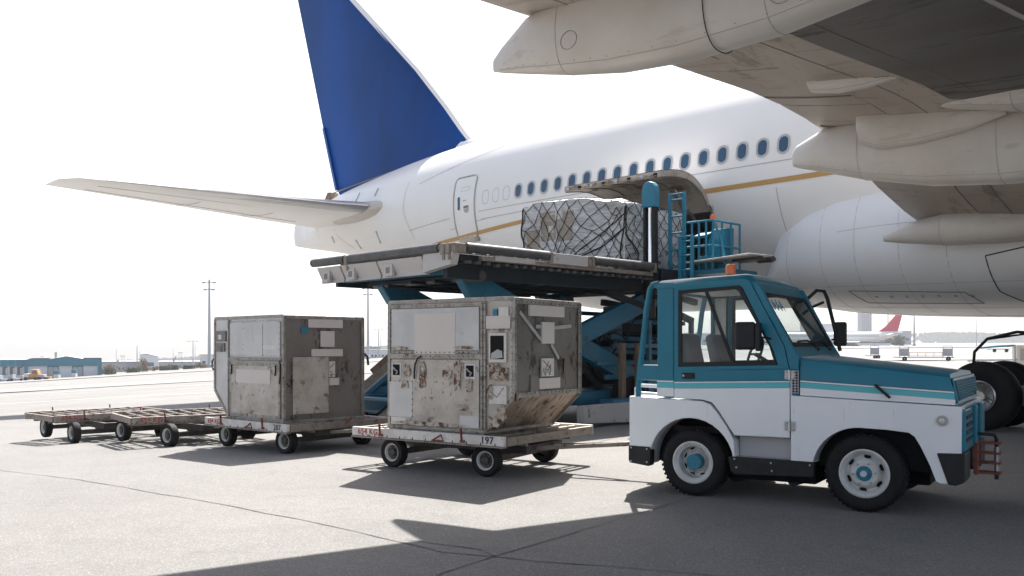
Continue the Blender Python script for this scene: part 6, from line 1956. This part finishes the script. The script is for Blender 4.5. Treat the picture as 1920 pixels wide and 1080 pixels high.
# ridge of trees far away
def ridge(name, pts, hmin, hmax, m, n, label=None):
    b = MB()
    rnd = random.Random(11)
    tot = len(pts) - 1
    for k in range(n):
        t = rnd.random() * tot
        i = min(tot - 1, int(t))
        p = Vector(pts[i]).lerp(Vector(pts[i + 1]), t - i)
        h = hmin + (hmax - hmin) * (.5 + .5 * noise.noise(Vector((p.x * .008, p.y * .004, 3)))) + rnd.random() * 2
        z = gz(p.x, p.y)
        zz = z + h * rnd.random() ** .6
        s_ = 1.8 + 3.2 * rnd.random()
        c = Vector((p.x + rnd.uniform(-16, 16), p.y + rnd.uniform(-30, 30), zz))
        a1 = Vector((rnd.uniform(-1, 1), rnd.uniform(-.4, .4), rnd.uniform(-1, 1))).normalized() * s_
        a2 = Vector((-a1.z, rnd.uniform(-.5, .5) * s_, a1.x)) * .8
        b.add([c - a1, c + a2, c + a1, c - a2], [(0, 1, 2, 3)])
    o = b.build(name, m, fix=False)
    tag(o, label, 'woods', kind='stuff')
ridge('far_woods', [(-1250, 1400), (-950, 1500), (-450, 1600), (-130, 1700)], 7, 15, 'foliage_far', 7000, 'hazy line of woods behind the low warehouses on the left')
ridge('far_woods', [(790, 1720), (1000, 1640), (1200, 1520), (1400, 1350)], 9, 21, 'foliage_far', 11000, 'hazy wooded ridge on the right horizon behind the apron')
ridge('far_woods', [(150, 1700), (400, 1700), (700, 1650)], 9, 20, 'foliage_far', 5000, 'hazy wooded ridge behind the tractor windscreen')
x, y, z = P3(1688, 470)
leafy('bare_tree', 'rounded bare tree right of the red-tailed aircraft', x, y, z, pxw(24, 470), pxw(18, 470), 6, 'foliage_far', 900, .45, cat='tree', seed=71)
x, y, z = P3(1668, 472)
leafy('bare_tree', 'smaller brown tree directly under the red tail', x, y, z, pxw(14, 470), pxw(12, 470), 5, 'foliage_dry', 500, .45, cat='tree', seed=72)

def pole(label, px, Y, ytop, r0, heads=2, w_=1.4, name='light_pole', cat='light pole', group=None):
    x, y, z = P3(px, Y)
    top = 1.6 + (650 - ytop) / 1690 * Y - z
    T_ = thing(name, label, cat, (x, y, z), 0, group)
    MB().tube([(0, 0, 0), (0, 0, top)], [r0, r0 * .55], 10).build('pole_shaft', 'galv', T_, smooth=True)
    MB().lathe([(r0 * 1.8, 0), (r0 * 1.8, r0 * 2), (r0, r0 * 2.2)], (0, 0, 0), 12, 'z').build('pole_base', 'galv', T_)
    for k in range(heads):
        zz = top - r0 * 1.5 - k * w_ * 1.15
        b = MB().beam((-w_, 0, zz), (w_, 0, zz), r0 * .5, r0 * .5)
        b.build('crossarm', 'galv', T_)
        for s_ in (-1, 1):
            MB().box((s_ * w_ * (.9 - .25 * k), -.2, zz - r0 * .3), (w_ * .5, .5, r0 * .9)).build('floodlight', 'galv', T_)
    if name == 'light_pole': MB().tube([(-w_ * 1.3, 0, top - r0), (-w_ * 1.4, 0, top + w_ * 1.3)], r0 * .12, 4).build('lightning_rod', 'galv', T_)
pole('tallest floodlight pole left of the grey container', 392.5, 250, 524, .5, 2, 1.7)
pole('floodlight pole in the gap between the two containers', 690, 270, 537, .42, 2, 1.5)
pole('slim lamp pole just left of the tallest floodlight pole', 362, 300, 638, .2, 1, 1.6)
pole('hair-thin mast right of the slim lamp pole', 366, 305, 647, .1, 0, 1, 'thin_mast', 'mast')
pole('hair-thin mast above the hedge left of the tall dry tree', 218, 300, 655, .1, 0, 1, 'thin_mast', 'mast')
pole('taller thin mast beside the white gabled warehouse', 257, 300, 649, .2, 0, 1, 'thin_mast', 'mast')
pole('shorter thin mast beside the white gabled warehouse', 262, 305, 660, .1, 0, 1, 'thin_mast', 'mast')
pole('thin mast above the long grey warehouse right stretch', 325, 300, 654, .1, 0, 1, 'thin_mast', 'mast')
pole('slim lamp pole right of the pole between the containers', 710, 300, 616, .2, 1, 1.4)
pole('thin mast beside the near container left edge', 714, 305, 625, .12, 0, 1, 'thin_mast', 'mast')
pole('floodlight pole behind the red tail fin', 1665, 480, 575, .42, 2, 1.8)
pole('floodlight pole right of the red tail fin', 1714, 420, 580, .42, 2, 1.8)
pole('slim lamp pole above the wooded ridge on the right', 1831, 420, 600, .2, 1, 1.6)
pole('short thin mast beside the floodlight pole right of the red tail', 1716, 440, 606, .1, 0, 1, 'thin_mast', 'mast')
for i, px in enumerate((221, 329)):
    x, y, z = P3(px, 262)
    T_ = thing('stair_tower', ['lattice mast and leaning ladder above the hedges, left one', 'lattice mast and leaning ladder above the hedges, right one'][i], 'tower', (x, y, z), 0, 'lattice towers by the warehouses')
    b = MB()
    h = pxw(32, 262)
    for s_ in (0, .9):
        b.tube([(s_ + 1, 0, 0), (s_ + 1, 0, h)], .05, 4)
    for k in range(8): b.beam((1, 0, h * k / 8), (1.9, 0, h * (k + 1) / 8), .05, .05)
    b.bb(.8, 2.1, -.3, .3, h - .15, h)
    b.build('lattice_mast', 'galv', T_)
    b = MB()
    b.beam((-1.6, 0, .2), (.2, 0, h * .78), .1, .45)
    b.build('leaning_ladder', 'hut', T_)
# control tower
x, y, z = P3(1621, 820)
CT = thing('control_tower', 'tall slender grey control tower shaft rising behind the white fuselage of the red-tailed aircraft', 'tower', (x, y, z), 0)
b = MB()
b.bb(-4.7, 4.7, -4.7, 4.7, 0, 58)
b.build('shaft', 'tower', CT)
for k in range(6):
    xx = -4.3 + 8.6 * k / 5
    MB().bb(xx - .18, xx + .18, -5.0, -4.71, 0, 58).build('shaft_rib', 'hut', CT)
MB().bb(-6.5, 6.5, -6.5, 6.5, 58, 66).build('tower_cab', 'bld_glass', CT)
# red-tailed airliner
x, y, z = P3(1600, 425)
RA = thing('distant_airliner', 'distant white airliner with a red tail fin, parked on the far side of the apron', 'airliner', (x, y, z), 0)
def rr(px): return (px - 1600) / 1690 * 425
zz = lambda py: 1.6 + (650 - py) / 1690 * 425 - z
rings2 = []
for px, yt, yb in ((1400, 623, 644), (1560, 623, 645), (1600, 622.5, 645), (1625, 622.3, 643.5), (1645, 622, 640), (1662, 622, 635), (1680, 621.8, 628), (1692, 622, 623.5)):
    c, r = zz((yt + yb) / 2), (yb - yt) / 2 / 1690 * 425
    rings2.append([(rr(px), r * cos(2 * pi * k / 24), c + r * sin(2 * pi * k / 24)) for k in range(24)])
MB().loft(rings2).build('fuselage', 'plane_white', RA, smooth=True)
MB().prism([(rr(1648), zz(621)), (rr(1683), zz(621)), (rr(1692), zz(588.5)), (rr(1681), zz(588.5)), (rr(1660), zz(612))], -.3, .3).build('tail_fin', 'red_tail', RA)
MB().prism([(rr(1655), zz(628)), (rr(1675), zz(626)), (rr(1680), zz(624.5)), (rr(1664), zz(625))], -7, -2.4).build('tailplane', 'galv', RA)
b = MB()
for k in range(45):
    xx = rr(1470) + (rr(1642) - rr(1470)) * k / 44
    b.box((xx, -2.79, zz(630.5) + .1), (.35, .1, .45))
b.build('cabin_windows', 'win', RA, kind='stuff')
MB().prism([(rr(1400), zz(641)), (rr(1500), zz(640)), (rr(1590), zz(643)), (rr(1500), zz(643.5))], -20, -2).build('wing', 'galv', RA)
MB().tube([(rr(1570), -8, zz(645)), (rr(1600), -8, zz(645))], 1.2, 16).build('engine', 'galv', RA)
for px in (1588, 1600): MB().tube([(rr(px), -1, 0), (rr(px), -1, zz(642))], .25, 8).build('gear_leg', 'hut', RA)
x, y, z = P3(1600, 400)
BS = thing('service_vehicle', 'row of white and teal service vehicles under the tail of the distant aircraft', 'service vehicle', (x, y, z), 0)
for k in range(7):
    xx = pxw(12 + 8.5 * k, 400)
    MB().bb(xx, xx + 1.7, 0, 1.5, .3, 1.35).build('vehicle_body', 'conc_bld', BS)
    MB().bb(xx + .1, xx + 1.6, .05, 1.45, 1.35, 1.9).build('vehicle_cab', 'bld_glass', BS)

# baggage carts with end frames on the right
def frame_cart(label, pxa, pxb, Y, ends=2):
    x0, y, z = P3(pxa, Y)
    x1 = (pxb - 960) / 1690 * Y
    T_ = thing('baggage_cart', label, 'baggage cart', (x0, y, z), radians(-3), 'baggage carts on the apron behind the tractor hood')
    L = x1 - x0
    for k in range(ends):
        xx = L * k / max(1, ends - 1) if ends > 1 else 0
        b = MB().tube([(xx - .42, 0, .35), (xx - .42, 0, 1.25), (xx - .36, 0, 1.36), (xx + .36, 0, 1.36), (xx + .42, 0, 1.25), (xx + .42, 0, .35)], .03, 6)
        b.build('end_frame', 'hut', T_)
        MB().bb(xx - .39, xx + .39, .01, .03, .45, 1.12).build('end_panel', 'hut', T_)
    if ends > 1:
        b = MB()
        for z_ in (.75, .45): b.tube([(.42, 0, z_), (L - .42, 0, z_)], .02, 5)
        for k in range(5): b.tube([(.5 + (L - 1) * k / 4, 0, .4), (.5 + (L - 1) * k / 4, 0, .75)], .018, 5)
        b.build('side_railing', 'red_rust', T_)
    MB().bb(-.5, L + .5 if ends > 1 else .5, -.2, 1.3, .28, .38).build('bed', 'hut', T_)
    for xx in (0, L if ends > 1 else .3): MB().lathe([(.05, -.07), (.2, -.07), (.2, .07), (.05, .07)], (xx, -.15, .2), 14).build('wheel', 'black_rubber', T_)
frame_cart('baggage cart with two tall end frames and a low railing, behind the tractor hood', 1695, 1775, 82)
frame_cart('smaller lone end frame of a baggage cart, farthest left behind the tractor hood', 1640, 1650, 92, 1)
x, y, z = P3(1876, 150)
T_ = thing('flat_trailer', 'tiny empty flat trailer on the bright apron under the black hose', 'trailer', (x, y, z), 0)
MB().bb(-1.5, 1.5, 0, 1.4, .45, .6).build('bed', 'hut', T_)
MB().beam((-1.5, .5, .5), (-2.3, .5, .4), .06, .06).build('tow_bar', 'hut', T_)
for xx in (-1, 1): MB().lathe([(.05, -.1), (.28, -.1), (.28, .1), (.05, .1)], (xx, 0, .28), 16).build('wheel', 'black_rubber', T_)
# ground unit on the right edge
x, y, z = P3(1914, 27)
T_ = thing('ground_power_cart', 'grey equipment cart with a meter box and low red-posted railing at the right picture edge', 'equipment cart', (x, y, z), radians(-8))
MB().bb(-.12, .35, 0, .35, .95, 1.62).build('meter_box', 'label_w', T_, bevel=.02)
MB().bb(-.02, .10, -.012, 0, 1.15, 1.5).build('meter_dial', 'hut', T_, bevel=.004)
MB().bb(-.16, -.08, .05, .13, 0, 1.62).bb(-.5, .5, -.02, .02, .9, .96).build('post', 'galv', T_, bevel=.01)
MB().tube([(-1.1, .1, 1.52), (-.6, .15, 1.57), (-.1, .1, 1.6)], .03, 6).build('blue_hose', 'load_bright', T_)
b = MB().tube([(-1.5, 0, 1.13), (-.1, 0, 1.17)], .022, 6)
for k in range(14): b.tube([(-1.45 + .1 * k, 0, .85), (-1.45 + .1 * k, 0, 1.14)], .006, 4)
b.build('railing', 'galv', T_)
for xx in (-1.28, -1.22, -.48): MB().tube([(xx, -.02, .6), (xx, -.02, 1.14)], .02, 6).build('rail_post', 'red', T_)
MB().bb(-1.5, .5, 0, .9, .35, .5).build('bed', 'galv', T_)
for xx in (-1.2, .2): MB().lathe([(.05, -.08), (.3, -.08), (.3, .08), (.05, .08)], (xx, .05, .3), 18).build('wheel', 'black_rubber', T_)

# ------------------------------------------------------------------ air
HZ = MB().bb(-2200, 2200, -300, 2300, -75, 120).build('haze', None)
tag(HZ, kind='stuff')
hm = bpy.data.materials.new('haze')
hm.use_nodes = True
t = hm.node_tree
t.nodes.remove(t.nodes["Principled BSDF"])
pv = t.nodes.new("ShaderNodeVolumePrincipled")
pv.inputs["Color"].default_value = (.93, .96, 1, 1)
pv.inputs["Density"].default_value = .00022
t.links.new(pv.outputs[0], t.nodes["Material Output"].inputs["Volume"])
HZ.data.materials.append(hm)
